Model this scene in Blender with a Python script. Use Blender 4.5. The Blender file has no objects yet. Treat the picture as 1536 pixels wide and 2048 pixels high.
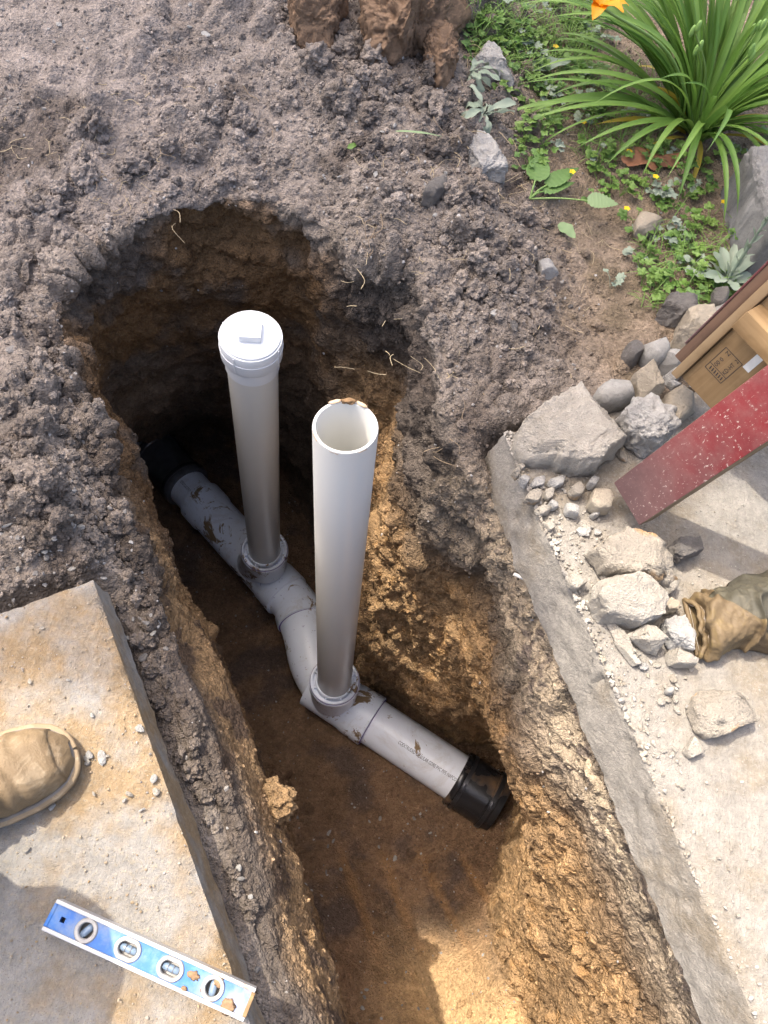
import bpy, math, random
import numpy as np
from mathutils import Vector, Matrix

# ------------------------------------------------------------------ camera, sky, sun, exposure
C = bpy.context.scene.collection
scene = bpy.context.scene
F_PX = 1479.0
CAM_H = 1.15
DOWN = np.array([(620 - 768) / F_PX, (1750 - 1024) / F_PX, 1.0]); DOWN /= np.linalg.norm(DOWN)
FWD = np.array([0, 0, 1.0]) - DOWN[2] * DOWN; FWD /= np.linalg.norm(FWD)
RIGHT = np.cross(DOWN, FWD)

cam_d = bpy.data.cameras.new('camera')
cam = bpy.data.objects.new('camera', cam_d); C.objects.link(cam)
cam_d.sensor_fit = 'VERTICAL'; cam_d.sensor_height = 24.0; cam_d.lens = 24.0 * F_PX / 2048
cam_d.clip_start = 0.02; cam_d.clip_end = 200
ax = np.array([RIGHT[0], FWD[0], -DOWN[0]])
ay = -np.array([RIGHT[1], FWD[1], -DOWN[1]])
az = -np.array([RIGHT[2], FWD[2], -DOWN[2]])
M4 = Matrix.Identity(4)
for i in range(3):
    M4[i][0] = ax[i]; M4[i][1] = ay[i]; M4[i][2] = az[i]
M4[2][3] = CAM_H
cam.matrix_world = M4
scene.camera = cam

SUN_TH, SUN_EL = math.radians(62), math.radians(63)     # shadows fall towards +x,-y
SUN_TO = np.array([-math.sin(SUN_TH) * math.cos(SUN_EL), math.cos(SUN_TH) * math.cos(SUN_EL), math.sin(SUN_EL)])
w = bpy.data.worlds.new('World'); scene.world = w; w.use_nodes = True
nt = w.node_tree; nt.nodes.clear()
sky = nt.nodes.new('ShaderNodeTexSky'); sky.sky_type = 'NISHITA'; sky.sun_disc = False
sky.sun_elevation = SUN_EL
sky.sun_rotation = math.atan2(SUN_TO[0], SUN_TO[1])
sky.air_density = 0.8; sky.dust_density = 7.0; sky.ozone_density = 0.6
bg = nt.nodes.new('ShaderNodeBackground'); bg.inputs['Strength'].default_value = 0.15
wo = nt.nodes.new('ShaderNodeOutputWorld')
nt.links.new(sky.outputs[0], bg.inputs[0]); nt.links.new(bg.outputs[0], wo.inputs[0])
sun_d = bpy.data.lights.new('sun', 'SUN'); sun_d.energy = 2.0; sun_d.angle = math.radians(0.53)
sun_d.color = (1.0, 0.93, 0.82)
sun = bpy.data.objects.new('sun', sun_d); C.objects.link(sun)
sun.rotation_euler = Vector(SUN_TO).to_track_quat('Z', 'Y').to_euler()
scene.view_settings.view_transform = 'Standard'; scene.view_settings.look = 'None'
scene.view_settings.gamma = 1.0; scene.view_settings.use_curve_mapping = False
scene.view_settings.exposure = 1.85
scene.cycles.max_bounces = 9; scene.cycles.diffuse_bounces = 8

# ------------------------------------------------------------------ helpers: geometry
def P(px, py, h=0.0):
    """A point of the place on the level h, from where the photograph shows it."""
    d = np.array([(px - 768) / F_PX, (py - 1024) / F_PX, 1.0])
    t = (CAM_H - h) / d.dot(DOWN)
    return np.array([d.dot(RIGHT) * t, d.dot(FWD) * t, h])

def unit(v):
    v = np.asarray(v, float); return v / max(np.linalg.norm(v), 1e-9)

def lerp(a, b, t): return a + (b - a) * t
def sstep(a, b, x):
    t = np.clip((x - a) / (b - a), 0, 1); return t * t * (3 - 2 * t)

def _hash(ix, iy, iz, seed):
    h = (ix.astype(np.int64) * 374761393 + iy.astype(np.int64) * 668265263 + iz.astype(np.int64) * 2147483647 + seed * 1274126177) & 0xFFFFFFFF
    h = ((h ^ (h >> 13)) * 1274126177) & 0xFFFFFFFF
    h = ((h ^ (h >> 16)) * 2246822519) & 0xFFFFFFFF
    return (h ^ (h >> 15)) & 0xFFFFFFFF
_G = np.array([[1,1,0],[-1,1,0],[1,-1,0],[-1,-1,0],[1,0,1],[-1,0,1],[1,0,-1],[-1,0,-1],[0,1,1],[0,-1,1],[0,1,-1],[0,-1,-1],[1,1,0],[0,-1,1],[-1,1,0],[0,-1,-1]], float)

def perlin(p, seed=0):
    i = np.floor(p).astype(np.int64); f = p - i
    u = f * f * f * (f * (f * 6 - 15) + 10)
    r = 0
    for dx in (0, 1):
        for dy in (0, 1):
            for dz in (0, 1):
                g = _G[_hash(i[:, 0] + dx, i[:, 1] + dy, i[:, 2] + dz, seed) & 15]
                d = (g * (f - np.array([dx, dy, dz]))).sum(1)
                wx = u[:, 0] if dx else 1 - u[:, 0]
                wy = u[:, 1] if dy else 1 - u[:, 1]
                wz = u[:, 2] if dz else 1 - u[:, 2]
                r = r + d * wx * wy * wz
    return r

def fbm(p, freq, octaves=4, seed=0, gain=0.5, ridged=False):
    a, s, tot = 1.0, 0, 0
    for o in range(octaves):
        n = perlin(p * freq * 2 ** o + 17.3 * o, seed + o)
        if ridged: n = 0.5 - np.abs(n)
        s = s + a * n; tot += a; a *= gain
    return s / tot

def worley(p, freq, seed=0, jitter=0.9):
    q = p * freq
    i = np.floor(q).astype(np.int64); f = q - i
    f1 = np.full(len(p), 9.0); f2 = np.full(len(p), 9.0); cid = np.zeros(len(p), np.int64)
    for dx in (-1, 0, 1):
        for dy in (-1, 0, 1):
            for dz in (-1, 0, 1):
                h = _hash(i[:, 0] + dx, i[:, 1] + dy, i[:, 2] + dz, seed)
                ox = ((h & 1023) / 1023 - .5) * jitter + .5
                oy = (((h >> 10) & 1023) / 1023 - .5) * jitter + .5
                oz = (((h >> 20) & 1023) / 1023 - .5) * jitter + .5
                d = (dx + ox - f[:, 0]) ** 2 + (dy + oy - f[:, 1]) ** 2 + (dz + oz - f[:, 2]) ** 2
                m = d < f1
                f2 = np.where(m, f1, np.minimum(f2, d))
                cid = np.where(m, h, cid); f1 = np.where(m, d, f1)
    return np.sqrt(f1), np.sqrt(f2), (cid % 997) / 997.0

def grid_faces(nu, nv, closed_u=False, closed_v=False):
    a = np.arange(nu * nv).reshape(nu, nv)
    b = np.roll(a, -1, 0) if closed_u else a[1:]
    a0 = a if closed_u else a[:-1]
    if closed_v:
        return np.stack([a0, b, np.roll(b, -1, 1), np.roll(a0, -1, 1)], -1).reshape(-1, 4)
    return np.stack([a0[:, :-1], b[:, :-1], b[:, 1:], a0[:, 1:]], -1).reshape(-1, 4)

def new_mesh(name, verts, faces, mat=None, smooth=True):
    """faces: an (n,3) or (n,4) array, or a list of such arrays / tuples"""
    me = bpy.data.meshes.new(name)
    verts = np.asarray(verts, np.float32)
    if isinstance(faces, np.ndarray): faces = [faces]
    if len(faces) and not isinstance(faces[0], np.ndarray):
        me.from_pydata(verts.tolist(), [], [tuple(int(q) for q in f) for f in faces])
    else:
        me.vertices.add(len(verts)); me.vertices.foreach_set('co', verts.ravel())
        loops = np.concatenate([f.ravel() for f in faces]).astype(np.int32)
        sizes = np.concatenate([np.full(len(f), f.shape[1]) for f in faces])
        me.loops.add(len(loops)); me.loops.foreach_set('vertex_index', loops)
        me.polygons.add(len(sizes))
        me.polygons.foreach_set('loop_start', np.concatenate([[0], np.cumsum(sizes)[:-1]]).astype(np.int32))
        me.update(calc_edges=True)
    me.polygons.foreach_set('use_smooth', np.full(len(me.polygons), smooth))
    if mat: me.materials.append(mat)
    me.validate(); me.update()
    return me

def link(name, me, parent=None):
    o = bpy.data.objects.new(name, me); C.objects.link(o)
    if parent is not None: o.parent = parent
    return o

def obj(name, verts, faces, mat, parent=None, smooth=True):
    return link(name, new_mesh(name, verts, faces, mat, smooth), parent)

def tag(o, label=None, cat=None, group=None, kind=None):
    if label: o['label'] = label
    if cat: o['category'] = cat
    if group: o['group'] = group
    if kind: o['kind'] = kind
    return o

def empty(name, label=None, cat=None, group=None):
    o = bpy.data.objects.new(name, None); C.objects.link(o); o.empty_display_size = 0.05
    return tag(o, label, cat, group)

def set_col(me, col, name='Col'):
    at = me.attributes.new(name, 'FLOAT_COLOR', 'POINT')
    c = np.ones((len(me.vertices), 4), np.float32); c[:, :3] = col
    at.data.foreach_set('color', c.ravel())

def vnormals(V, F):
    n = np.zeros_like(V)
    a, b, c = V[F[:, 0]], V[F[:, 1]], V[F[:, 2]]
    fn = np.cross(b - a, c - a)
    for k in range(F.shape[1]):
        for j in range(3): n[:, j] += np.bincount(F[:, k], fn[:, j], len(V))
    return n / np.maximum(np.linalg.norm(n, axis=1, keepdims=True), 1e-12)

_ICO = {}
def ico(sub):
    if sub not in _ICO:
        import bmesh
        bm = bmesh.new(); bmesh.ops.create_icosphere(bm, subdivisions=sub, radius=1.0)
        V = np.array([v.co[:] for v in bm.verts]); bm.verts.index_update()
        F = np.array([[v.index for v in f.verts] for f in bm.faces]); bm.free()
        _ICO[sub] = (V, F)
    return _ICO[sub]

def facet_rock(rng, sub, dims, nplanes=12, sharp=14, rough=0.05, rfreq=3.0, seed=0, dmin=.62):
    """an angular stone: a ball cut by random planes, then weathered"""
    V, F = ico(sub)
    N = rng.normal(size=(nplanes, 3)); N /= np.linalg.norm(N, axis=1, keepdims=True)
    D = rng.uniform(dmin, 1.0, nplanes)
    dots = np.maximum(V @ N.T, 1e-3) / D
    r = 1.0 / ((dots ** sharp).sum(1) + 1) ** (1 / sharp)
    q = V * r[:, None]
    q = q + V * (rough * fbm(q, rfreq, 4, seed)[:, None] * 2)
    return q * np.asarray(dims), F

def clod(rng, sub, rough=0.35, freq=1.6, seed=0):
    V, F = ico(sub)
    r = 1 + rough * fbm(V, freq, 3, seed) * 2
    f1, f2, _ = worley(V, 1.7, seed)
    r += .25 * (0.6 - f1)
    return V * r[:, None] * rng.uniform(.7, 1.1, 3), F

def frame_of(d):
    d = unit(d)
    up = np.array([0, 0, 1.0]) if abs(d[2]) < .9 else np.array([1.0, 0, 0])
    a = unit(np.cross(up, d)); b = np.cross(d, a)
    return a, b, d

def lathe(name, p0, p1, prof, mat, parent=None, segs=48, smooth=True, bevel=True):
    """a turned piece: prof = [(distance along p0->p1, radius)...]"""
    p0 = np.asarray(p0, float); a, b, d = frame_of(np.asarray(p1) - p0)
    pr = []
    for k, (t, r) in enumerate(prof):
        pr.append((t, r))
    th = np.linspace(0, 2 * np.pi, segs, endpoint=False)
    V = []
    for t, r in pr:
        V.append(p0 + d * t + r * (np.cos(th)[:, None] * a + np.sin(th)[:, None] * b))
    V = np.concatenate(V)
    F = grid_faces(len(pr), segs, closed_v=True)
    o = obj(name, V, F, mat, parent, smooth)
    if smooth:
        me = o.data
        me.set_sharp_from_angle(angle=math.radians(35))
    return o

def tube_mesh(pts, rads, segs=8):
    pts = np.asarray(pts, float); n = len(pts)
    rads = np.broadcast_to(np.asarray(rads, float), (n,))
    T = np.gradient(pts, axis=0); T /= np.maximum(np.linalg.norm(T, axis=1, keepdims=True), 1e-9)
    a, b, _ = frame_of(T[0]); V = []
    th = np.linspace(0, 2 * np.pi, segs, endpoint=False)
    for i in range(n):
        a = unit(a - T[i] * a.dot(T[i])); b = np.cross(T[i], a)
        V.append(pts[i] + rads[i] * (np.cos(th)[:, None] * a + np.sin(th)[:, None] * b))
    return np.concatenate(V), grid_faces(n, segs, closed_v=True)

def spline(pts, n):
    pts = np.asarray(pts, float)
    t = np.concatenate([[0], np.cumsum(np.linalg.norm(np.diff(pts, axis=0), axis=1))]); t /= t[-1]
    m = np.gradient(pts, t, axis=0)
    x = np.linspace(0, 1, n); k = np.clip(np.searchsorted(t, x) - 1, 0, len(t) - 2)
    h = (t[k + 1] - t[k])[:, None]; s = ((x - t[k])[:, None]) / h
    return ((1 + 2 * s) * (1 - s) ** 2 * pts[k] + s * (1 - s) ** 2 * h * m[k] + s * s * (3 - 2 * s) * pts[k + 1] + s * s * (s - 1) * h * m[k + 1])

def join(parts):
    Vs, Fs, off = [], [], 0
    for V, F in parts:
        Vs.append(V); Fs.append(F + off); off += len(V)
    return np.concatenate(Vs), np.concatenate(Fs)

def rot_rand(rng):
    q = rng.normal(size=4); q /= np.linalg.norm(q); w_, x, y, z = q
    return np.array([[1-2*(y*y+z*z),2*(x*y-z*w_),2*(x*z+y*w_)],[2*(x*y+z*w_),1-2*(x*x+z*z),2*(y*z-x*w_)],[2*(x*z-y*w_),2*(y*z+x*w_),1-2*(x*x+y*y)]])

def box_mesh(sx, sy, sz, bev=0.0):
    """a box about the origin with bevelled edges"""
    import bmesh
    bm = bmesh.new(); bmesh.ops.create_cube(bm, size=1.0)
    for v in bm.verts: v.co = Vector((v.co.x * sx, v.co.y * sy, v.co.z * sz))
    if bev > 0: bmesh.ops.bevel(bm, geom=list(bm.edges), offset=bev, segments=2, affect='EDGES', profile=.6)
    me = bpy.data.meshes.new('box'); bm.to_mesh(me); bm.free()
    return me

def box(name, sx, sy, sz, mat, M, parent=None, bev=0.0, sub=0, noise=0.0, nf=30.0, seed=0):
    me = box_mesh(sx, sy, sz, bev); me.name = name
    me.materials.append(mat)
    if bev > 0:
        me.polygons.foreach_set('use_smooth', np.full(len(me.polygons), True)); me.set_sharp_from_angle(angle=math.radians(30))
    o = link(name, me, parent)
    me.transform(M)
    return o

def basis(x, y, z, o):
    m = Matrix.Identity(4)
    for i in range(3):
        m[i][0] = x[i]; m[i][1] = y[i]; m[i][2] = z[i]; m[i][3] = o[i]
    return m

# ------------------------------------------------------------------ helpers: materials
class Mat:
    def __init__(s, name):
        s.m = bpy.data.materials.new(name); s.m.use_nodes = True
        s.nt = s.m.node_tree; s.nt.nodes.clear()
        s.out = s.n('ShaderNodeOutputMaterial'); s.b = s.n('ShaderNodeBsdfPrincipled')
        s.l(s.b.outputs[0], s.out.inputs[0])
        s.tc = s.n('ShaderNodeTexCoord')
    def n(s, t, **k):
        x = s.nt.nodes.new(t)
        for a, v in k.items(): setattr(x, a, v)
        return x
    def l(s, a, b): s.nt.links.new(a, b)
    def noise(s, scale, detail=4, rough=.55, vec=None, dist=0.0):
        x = s.n('ShaderNodeTexNoise'); x.inputs['Scale'].default_value = scale
        x.inputs['Detail'].default_value = detail; x.inputs['Roughness'].default_value = rough; x.inputs['Distortion'].default_value = dist
        s.l(vec if vec is not None else s.tc.outputs['Object'], x.inputs['Vector']); return x.outputs['Fac']
    def voro(s, scale, vec=None, feature='F1', out='Distance'):
        x = s.n('ShaderNodeTexVoronoi', feature=feature); x.inputs['Scale'].default_value = scale
        s.l(vec if vec is not None else s.tc.outputs['Object'], x.inputs['Vector']); return x.outputs[out]
    def ramp(s, fac, stops, interp='LINEAR'):
        x = s.n('ShaderNodeValToRGB'); x.color_ramp.interpolation = interp
        e = x.color_ramp.elements
        while len(e) < len(stops): e.new(.5)
        for k, (p, c) in enumerate(stops):
            e[k].position = p
            e[k].color = (c, c, c, 1) if not hasattr(c, '__len__') else (c[0], c[1], c[2], 1)
        s.l(fac, x.inputs[0]); return x.outputs[0]
    def mix(s, fac, a, b, mode='MIX'):
        x = s.n('ShaderNodeMix', data_type='RGBA', blend_type=mode)
        for i, v in ((0, fac), (6, a), (7, b)):
            sock = x.inputs[i]
            if hasattr(v, 'default_value'): s.l(v, sock)
            elif hasattr(v, '__len__'): sock.default_value = (v[0], v[1], v[2], 1)
            else: sock.default_value = v if i == 0 else (v, v, v, 1)
        return x.outputs[2]
    def math(s, op, a, b=0.0):
        x = s.n('ShaderNodeMath', operation=op)
        for sock, v in ((x.inputs[0], a), (x.inputs[1], b)):
            if hasattr(v, 'default_value'): s.l(v, sock)
            else: sock.default_value = v
        return x.outputs[0]
    def bump(s, height, strength=.5, dist=.002, prev=None):
        x = s.n('ShaderNodeBump'); x.inputs['Strength'].default_value = strength; x.inputs['Distance'].default_value = dist
        s.l(height, x.inputs['Height'])
        if prev is not None: s.l(prev, x.inputs['Normal'])
        return x.outputs[0]
    def mapping(s, scale=(1, 1, 1), rot=(0, 0, 0), src='Object'):
        x = s.n('ShaderNodeMapping'); x.inputs['Scale'].default_value = scale; x.inputs['Rotation'].default_value = rot
        s.l(s.tc.outputs[src], x.inputs['Vector']); return x.outputs[0]
    def set(s, color=None, rough=None, normal=None, spec=None, **k):
        for key, v in (('Base Color', color), ('Roughness', rough), ('Normal', normal), ('Specular IOR Level', spec)):
            if v is None: continue
            i = s.b.inputs[key]
            if hasattr(v, 'default_value'): s.l(v, i)
            elif hasattr(v, '__len__'): i.default_value = (v[0], v[1], v[2], 1)
            else: i.default_value = v
        for key, v in k.items(): s.b.inputs[key].default_value = v
        return s.m

def attr(M, name='Col'):
    x = M.n('ShaderNodeAttribute', attribute_name=name); return x.outputs['Color']

def make_soil():
    M = Mat('soil'); c = attr(M)
    n1 = M.noise(9, 6, .6); n2 = M.noise(60, 6, .7); n3 = M.noise(420, 3, .7); n4 = M.noise(170, 4, .7)
    c = M.mix(1.0, c, M.ramp(n1, [(.25, .75), (.75, 1.22)]), 'MULTIPLY')
    c = M.mix(1.0, c, M.ramp(n2, [(.3, .68), (.7, 1.32)]), 'MULTIPLY')
    c = M.mix(1.0, c, M.ramp(n4, [(.3, .75), (.7, 1.25)]), 'MULTIPLY')
    c = M.mix(M.ramp(n3, [(.63, 0.0), (.74, .5)]), c, (.36, .33, .30))
    v = M.voro(130); v2 = M.voro(300)
    h = M.math('ADD', M.math('MULTIPLY', n2, .8), M.math('MULTIPLY', n4, .55))
    h = M.math('SUBTRACT', M.math('SUBTRACT', h, M.math('MULTIPLY', v, .6)), M.math('MULTIPLY', v2, .35))
    return M.set(c, .95, M.bump(h, 1.0, .009), .12)

def make_crumb(name, cols, bumpf=90, amp=.004):
    """earth or stone pieces of several tones: the tone varies with the place"""
    M = Mat(name)
    v = M.voro(37, out='Color'); sx = M.n('ShaderNodeSeparateColor'); M.l(v, sx.inputs[0])
    c = M.ramp(sx.outputs[0], [(k / max(len(cols) - 1, 1), q) for k, q in enumerate(cols)])
    n = M.noise(bumpf, 5, .65)
    c = M.mix(1.0, c, M.ramp(n, [(.3, .72), (.7, 1.25)]), 'MULTIPLY')
    return M.set(c, .93, M.bump(n, .6, amp), .2)

def make_concrete(name, base, stain, dust, stain_amt=.5, grit=1.0):
    M = Mat(name)
    n0 = M.noise(3.2, 5, .6); n1 = M.noise(14, 6, .62); n2 = M.noise(130, 4, .7); n3 = M.noise(600, 2, .6)
    c = M.mix(M.ramp(n1, [(.35, 0.0), (.65, 1.0)]), base, tuple(q * .8 for q in base))
    c = M.mix(M.ramp(M.math('ADD', n0, M.math('MULTIPLY', M.math('SUBTRACT', n1, .5), .5)), [(.46, 0.0), (.60, stain_amt)]), c, stain)
    c = M.mix(M.ramp(n2, [(.50, 0.0), (.68, .6)]), c, dust)
    c = M.mix(1.0, c, M.ramp(M.noise(45, 6, .75), [(.3, .78), (.7, 1.2)]), 'MULTIPLY')
    vv = M.voro(240)
    c = M.mix(M.ramp(vv, [(.10, .7), (.22, 0.0)]), c, tuple(q * .45 for q in base))
    st = M.noise(1, 5, .6, M.mapping((260, 14, 40), (0, 0, .5)))
    c = M.mix(1.0, c, M.ramp(st, [(.3, .94), (.7, 1.05)]), 'MULTIPLY')
    h = M.math('ADD', M.math('MULTIPLY', n2, .8), M.math('ADD', M.math('MULTIPLY', n3, .3), M.math('MULTIPLY', st, .22)))
    return M.set(c, .9, M.bump(h, min(1, .9 * grit), .006), .25)

def make_stone(name, base, dark, spot=None, bump=.6, f=40.0):
    M = Mat(name)
    n1 = M.noise(f * .3, 6, .65); n2 = M.noise(f * 2.2, 6, .75); n3 = M.noise(f * 9, 4, .7); v = M.voro(f * 4.5)
    c = M.mix(M.ramp(n1, [(.33, 1.0), (.62, 0.0)]), base, dark)
    c = M.mix(M.ramp(n2, [(.54, 0.0), (.72, .6)]), c, tuple(min(q * 1.3, .8) for q in base))
    c = M.mix(M.ramp(n3, [(.30, .6), (.44, 0.0)]), c, tuple(q * .55 for q in dark))
    c = M.mix(M.ramp(v, [(.06, .5 * min(1, bump)), (.16, 0.0)]), c, tuple(q * .5 for q in dark))
    if spot is not None:
        c = M.mix(M.ramp(M.noise(f * .55, 3, .5), [(.60, 0.0), (.66, .8)]), c, spot)
    h = M.math('ADD', M.math('MULTIPLY', n2, 1.0), M.math('MULTIPLY', n3, .45))
    return M.set(c, .9, M.bump(h, min(1, bump * 1.1), .010), .25)

def make_pvc(name, base, mud=.0, tint=(.35, .28, .18), rough=.32, purple=0.0):
    M = Mat(name)
    n0 = M.noise(7, 4, .6)
    c = M.mix(M.ramp(n0, [(.3, 0.0), (.7, .22)]), base, tuple(a * .7 + b * .3 for a, b in zip(base, tint)))
    r = rough
    if mud > 0:
        n1 = M.noise(10, 8, .72, dist=.8); n2 = M.noise(95, 3, .6)
        f1 = M.ramp(n1, [(.665 - .08 * mud, 0.0), (.70 - .08 * mud, 1.0)]); f2 = M.ramp(n2, [(.745 - .04 * mud, 0.0), (.77 - .04 * mud, .9)])
        f = M.math('MAXIMUM', f1, f2)
        c = M.mix(f, c, (.24, .165, .09))
        sm = M.noise(6, 6, .75, dist=1.0); c = M.mix(M.ramp(sm, [(.52, 0.0), (.70, .45 * min(mud, 1))]), c, (.34, .26, .16))
        if purple > 0:
            c = M.mix(M.ramp(M.noise(70, 2, .5, M.mapping((1, 1, 1), (1, 2, 0))), [(.70, 0.0), (.73, purple)]), c, (.10, .05, .22))
        r = M.ramp(f, [(0, rough), (1, .95)])
    return M.set(c, r, M.bump(M.noise(300, 2), .04, .001), .45)

def make_flat(name, col, rough=.6, var=.15, f=40.0, bump=.1, spec=.3, metallic=0.0):
    M = Mat(name)
    n = M.noise(f, 5, .6)
    c = M.mix(M.ramp(n, [(.3, 0.0), (.7, 1.0)]), tuple(q * (1 - var) for q in col), tuple(min(1, q * (1 + var)) for q in col))
    return M.set(c, rough, M.bump(n, bump, .002), spec, Metallic=metallic)

def make_leaf(name, col, col2, trans=.25, rough=.45):
    M = Mat(name)
    oi = M.n('ShaderNodeObjectInfo')
    n = M.noise(18, 3)
    f = M.math('ADD', M.math('MULTIPLY', oi.outputs['Random'], .6), M.math('MULTIPLY', n, .5))
    c = M.ramp(f, [(.15, col), (.85, col2)])
    M.set(c, rough, None, .35)
    t = M.n('ShaderNodeBsdfTranslucent'); M.l(c, t.inputs[0])
    mx = M.n('ShaderNodeMixShader'); mx.inputs[0].default_value = trans
    M.l(M.b.outputs[0], mx.inputs[1]); M.l(t.outputs[0], mx.inputs[2]); M.l(mx.outputs[0], M.out.inputs[0])
    return M.m

# ------------------------------------------------------------------ the ground with the trench
rng = np.random.default_rng(7)
MAT_SOIL = make_soil()

L_OUT = unit([-.85, -.53]); R_OUT = unit([.85, .50])
# stations round the trench's lip: (point of the lip, way outward, [(outward offset, level)...] down the wall; the last is the floor's edge)
def wallL(fl): return [(-.035, -.32), (-.03, -.75), (-.03, -1.15), (-.035, fl)]
ST = []
def st(p, out, prof): ST.append((np.asarray(p, float), unit(out), prof))
lipL = P(600, 1990, -.13); lipR = P(1500, 2052, -.13)
st(lipL + np.array([.42, -.68, 0]), L_OUT, [(.0, -.3), (.0, -.5), (-.03, -.75), (-.1, -.95)])
st(lipL, L_OUT, wallL(-1.28))
st(P(498, 1640, -.13), L_OUT, wallL(-1.52))
st(P(408, 1400, -.12), L_OUT, wallL(-1.62))
st(P(298, 1120, -.10), L_OUT, wallL(-1.70))
st(P(208, 905, -.09), L_OUT, wallL(-1.76))
st(P(158, 740, -.07), L_OUT, [(-.04, -.32), (.0, -.75), (.08, -1.2), (.14, -1.83)])
st(P(118, 640, -.05), (-.90, .45), [(.01, -.30), (.06, -.75), (.22, -1.25), (.50, -1.87)])
st(P(140, 528, -.02), (-.72, .70), [(.02, -.28), (.12, -.75), (.40, -1.25), (.78, -1.90)])
st(P(285, 432, .0), (-.45, .90), [(.01, -.28), (.10, -.75), (.36, -1.25), (.74, -1.90)])
st(P(430, 396, .0), (-.10, 1.0), [(.01, -.28), (.10, -.75), (.26, -1.25), (.46, -1.88)])
st(P(570, 408, .0), (.25, 1.0), [(.02, -.22), (.08, -.6), (.12, -1.1), (.14, -1.84)])
st(P(660, 465, .0), (.45, .9), [(.0, -.25), (.0, -.7), (.0, -1.2), (.02, -1.8)])
st(P(735, 510, .02), (.6, .8), [(.03, -.25), (.02, -.7), (.0, -1.2), (.02, -1.78)])
st(P(835, 545, .02), (.85, .55), [(.02, -.25), (-.01, -.7), (-.03, -1.2), (.0, -1.76)])
st(P(862, 690, .0), R_OUT, [(-.03, -.25), (-.07, -.7), (-.10, -1.15), (-.06, -1.74)])
st(P(885, 830, -.03), R_OUT, [(-.04, -.28), (-.10, -.7), (-.14, -1.15), (-.09, -1.72)])
st(P(925, 950, -.08), R_OUT, [(-.03, -.3), (-.10, -.7), (-.14, -1.15), (-.07, -1.70)])
st(P(1010, 1040, -.125), R_OUT, [(.01, -.3), (-.06, -.65), (-.12, -1.1), (-.04, -1.68)])
st(P(1100, 1190, -.125), R_OUT, [(-.01, -.3), (-.05, -.65), (-.06, -1.1), (.05, -1.66)])
st(P(1190, 1350, -.125), R_OUT, [(-.05, -.26), (-.045, -.6), (.13, -1.05), (.24, -1.65)])
st(P(1262, 1540, -.125), R_OUT, [(-.055, -.27), (-.055, -.65), (.12, -1.05), (.23, -1.62)])
st(P(1325, 1700, -.125), R_OUT, [(-.045, -.3), (-.06, -.65), (-.02, -1.0), (.05, -1.48)])
st(P(1400, 1860, -.125), R_OUT, [(-.035, -.3), (-.06, -.6), (-.075, -.9), (-.085, -1.32)])
st(lipR, R_OUT, [(-.03, -.3), (-.06, -.55), (-.09, -.8), (-.13, -1.14)])
st(lipR + np.array([.40, -.66, 0]), R_OUT, [(-.03, -.3), (-.09, -.45), (-.17, -.6), (-.30, -.75)])

SLAB_R_C = P(1008, 868, 0)[:2]; SLAB_R_D = unit((P(1512, 2040, 0) - P(1008, 868, 0))[:2])
SLAB_R_O = np.array([-SLAB_R_D[1], SLAB_R_D[0]])
SLAB_L_C = P(185, 1158, 0)[:2]; SLAB_L_D = unit((P(480, 1990, 0) - P(185, 1158, 0))[:2])
SLAB_L_O = unit((P(0, 1226, 0) - P(185, 1158, 0))[:2])

def in_slab(xy, grow=0.0):
    """1 under either slab, fading over a few centimetres"""
    out = 0
    for c, d, o in ((SLAB_R_C, SLAB_R_D, SLAB_R_O), (SLAB_L_C, SLAB_L_D, SLAB_L_O)):
        q = xy - c
        n = np.array([d[1], -d[0]]); n = n if n.dot(o) > 0 else -n      # across the slab
        m = np.array([o[1], -o[0]]); m = m if m.dot(d) > 0 else -m
        a = (q @ n) / o.dot(n); b = (q @ m) / d.dot(m)
        out = np.maximum(out, sstep(-.05 - grow, .0 - grow, a) * sstep(-.05 - grow, .0 - grow, b))
    return out

def gauss(xy, c, s):
    return np.exp(-((xy - np.asarray(c)[:2]) ** 2).sum(1) / (2 * s * s))

def ground_level(xy):
    x, y = xy[:, 0], xy[:, 1]
    h = np.full(len(xy), -.015)
    h += .10 * sstep(-.1, -.9, x) * sstep(1.0, 1.6, y)                       # spoil rising to the upper left
    h += .16 * sstep(1.35, 2.3, y) * sstep(.35, -.1, x)
    h += .07 * gauss(xy, P(800, 330), .14) + .07 * gauss(xy, P(960, 460), .10) + .05 * gauss(xy, P(1000, 640), .10)
    h += .06 * gauss(xy, P(700, 220), .22)
    h -= .03 * gauss(xy, P(1200, 560), .2)
    h += -.02 + .05 * gauss(xy, P(90, 900), .16)
    h -= .07 * gauss(xy, P(60, 560), .12)
    s = in_slab(xy)
    return h * (1 - s) + s * -.135

OFFS = [.035, .10, .22, .45, .9, 1.7, 4.0, 12.0, 45.0]
axis_far = P(420, 960, -1.85)[:2]; axis_near = (lipL + lipR)[:2] / 2 + np.array([.40, -.66])
_d = axis_near - axis_far
_tt = np.array([np.clip((p[:2] + o * pr[-1][0] - axis_far).dot(_d) / _d.dot(_d), 0, 1) for p, o, pr in ST])
_pf = np.polyfit(_tt, np.array([pr[-1][1] for p, o, pr in ST]), 3)
def station_rows():
    rows = []
    for p, o, prof in ST:
        fe = p[:2] + o * prof[-1][0]; fl = prof[-1][1]
        d = axis_near - axis_far; t = np.clip((fe - axis_far).dot(d) / d.dot(d), 0, 1)
        c = axis_far + d * t
        fc_ = float(np.polyval(_pf, t)) - .015
        r = [np.array([c[0], c[1], fc_])]
        r.append(np.array([*(lerp(c, fe, .75)), lerp(fc_, fl, .8)]))
        for off, h in prof[::-1]: r.append(np.array([*(p[:2] + o * off), h]))
        r.append(p)
        rows.append(r)
    return rows
rows = station_rows()
NV0 = len(rows[0])
K = np.array(rows)                                         # stations x stages x 3
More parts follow.
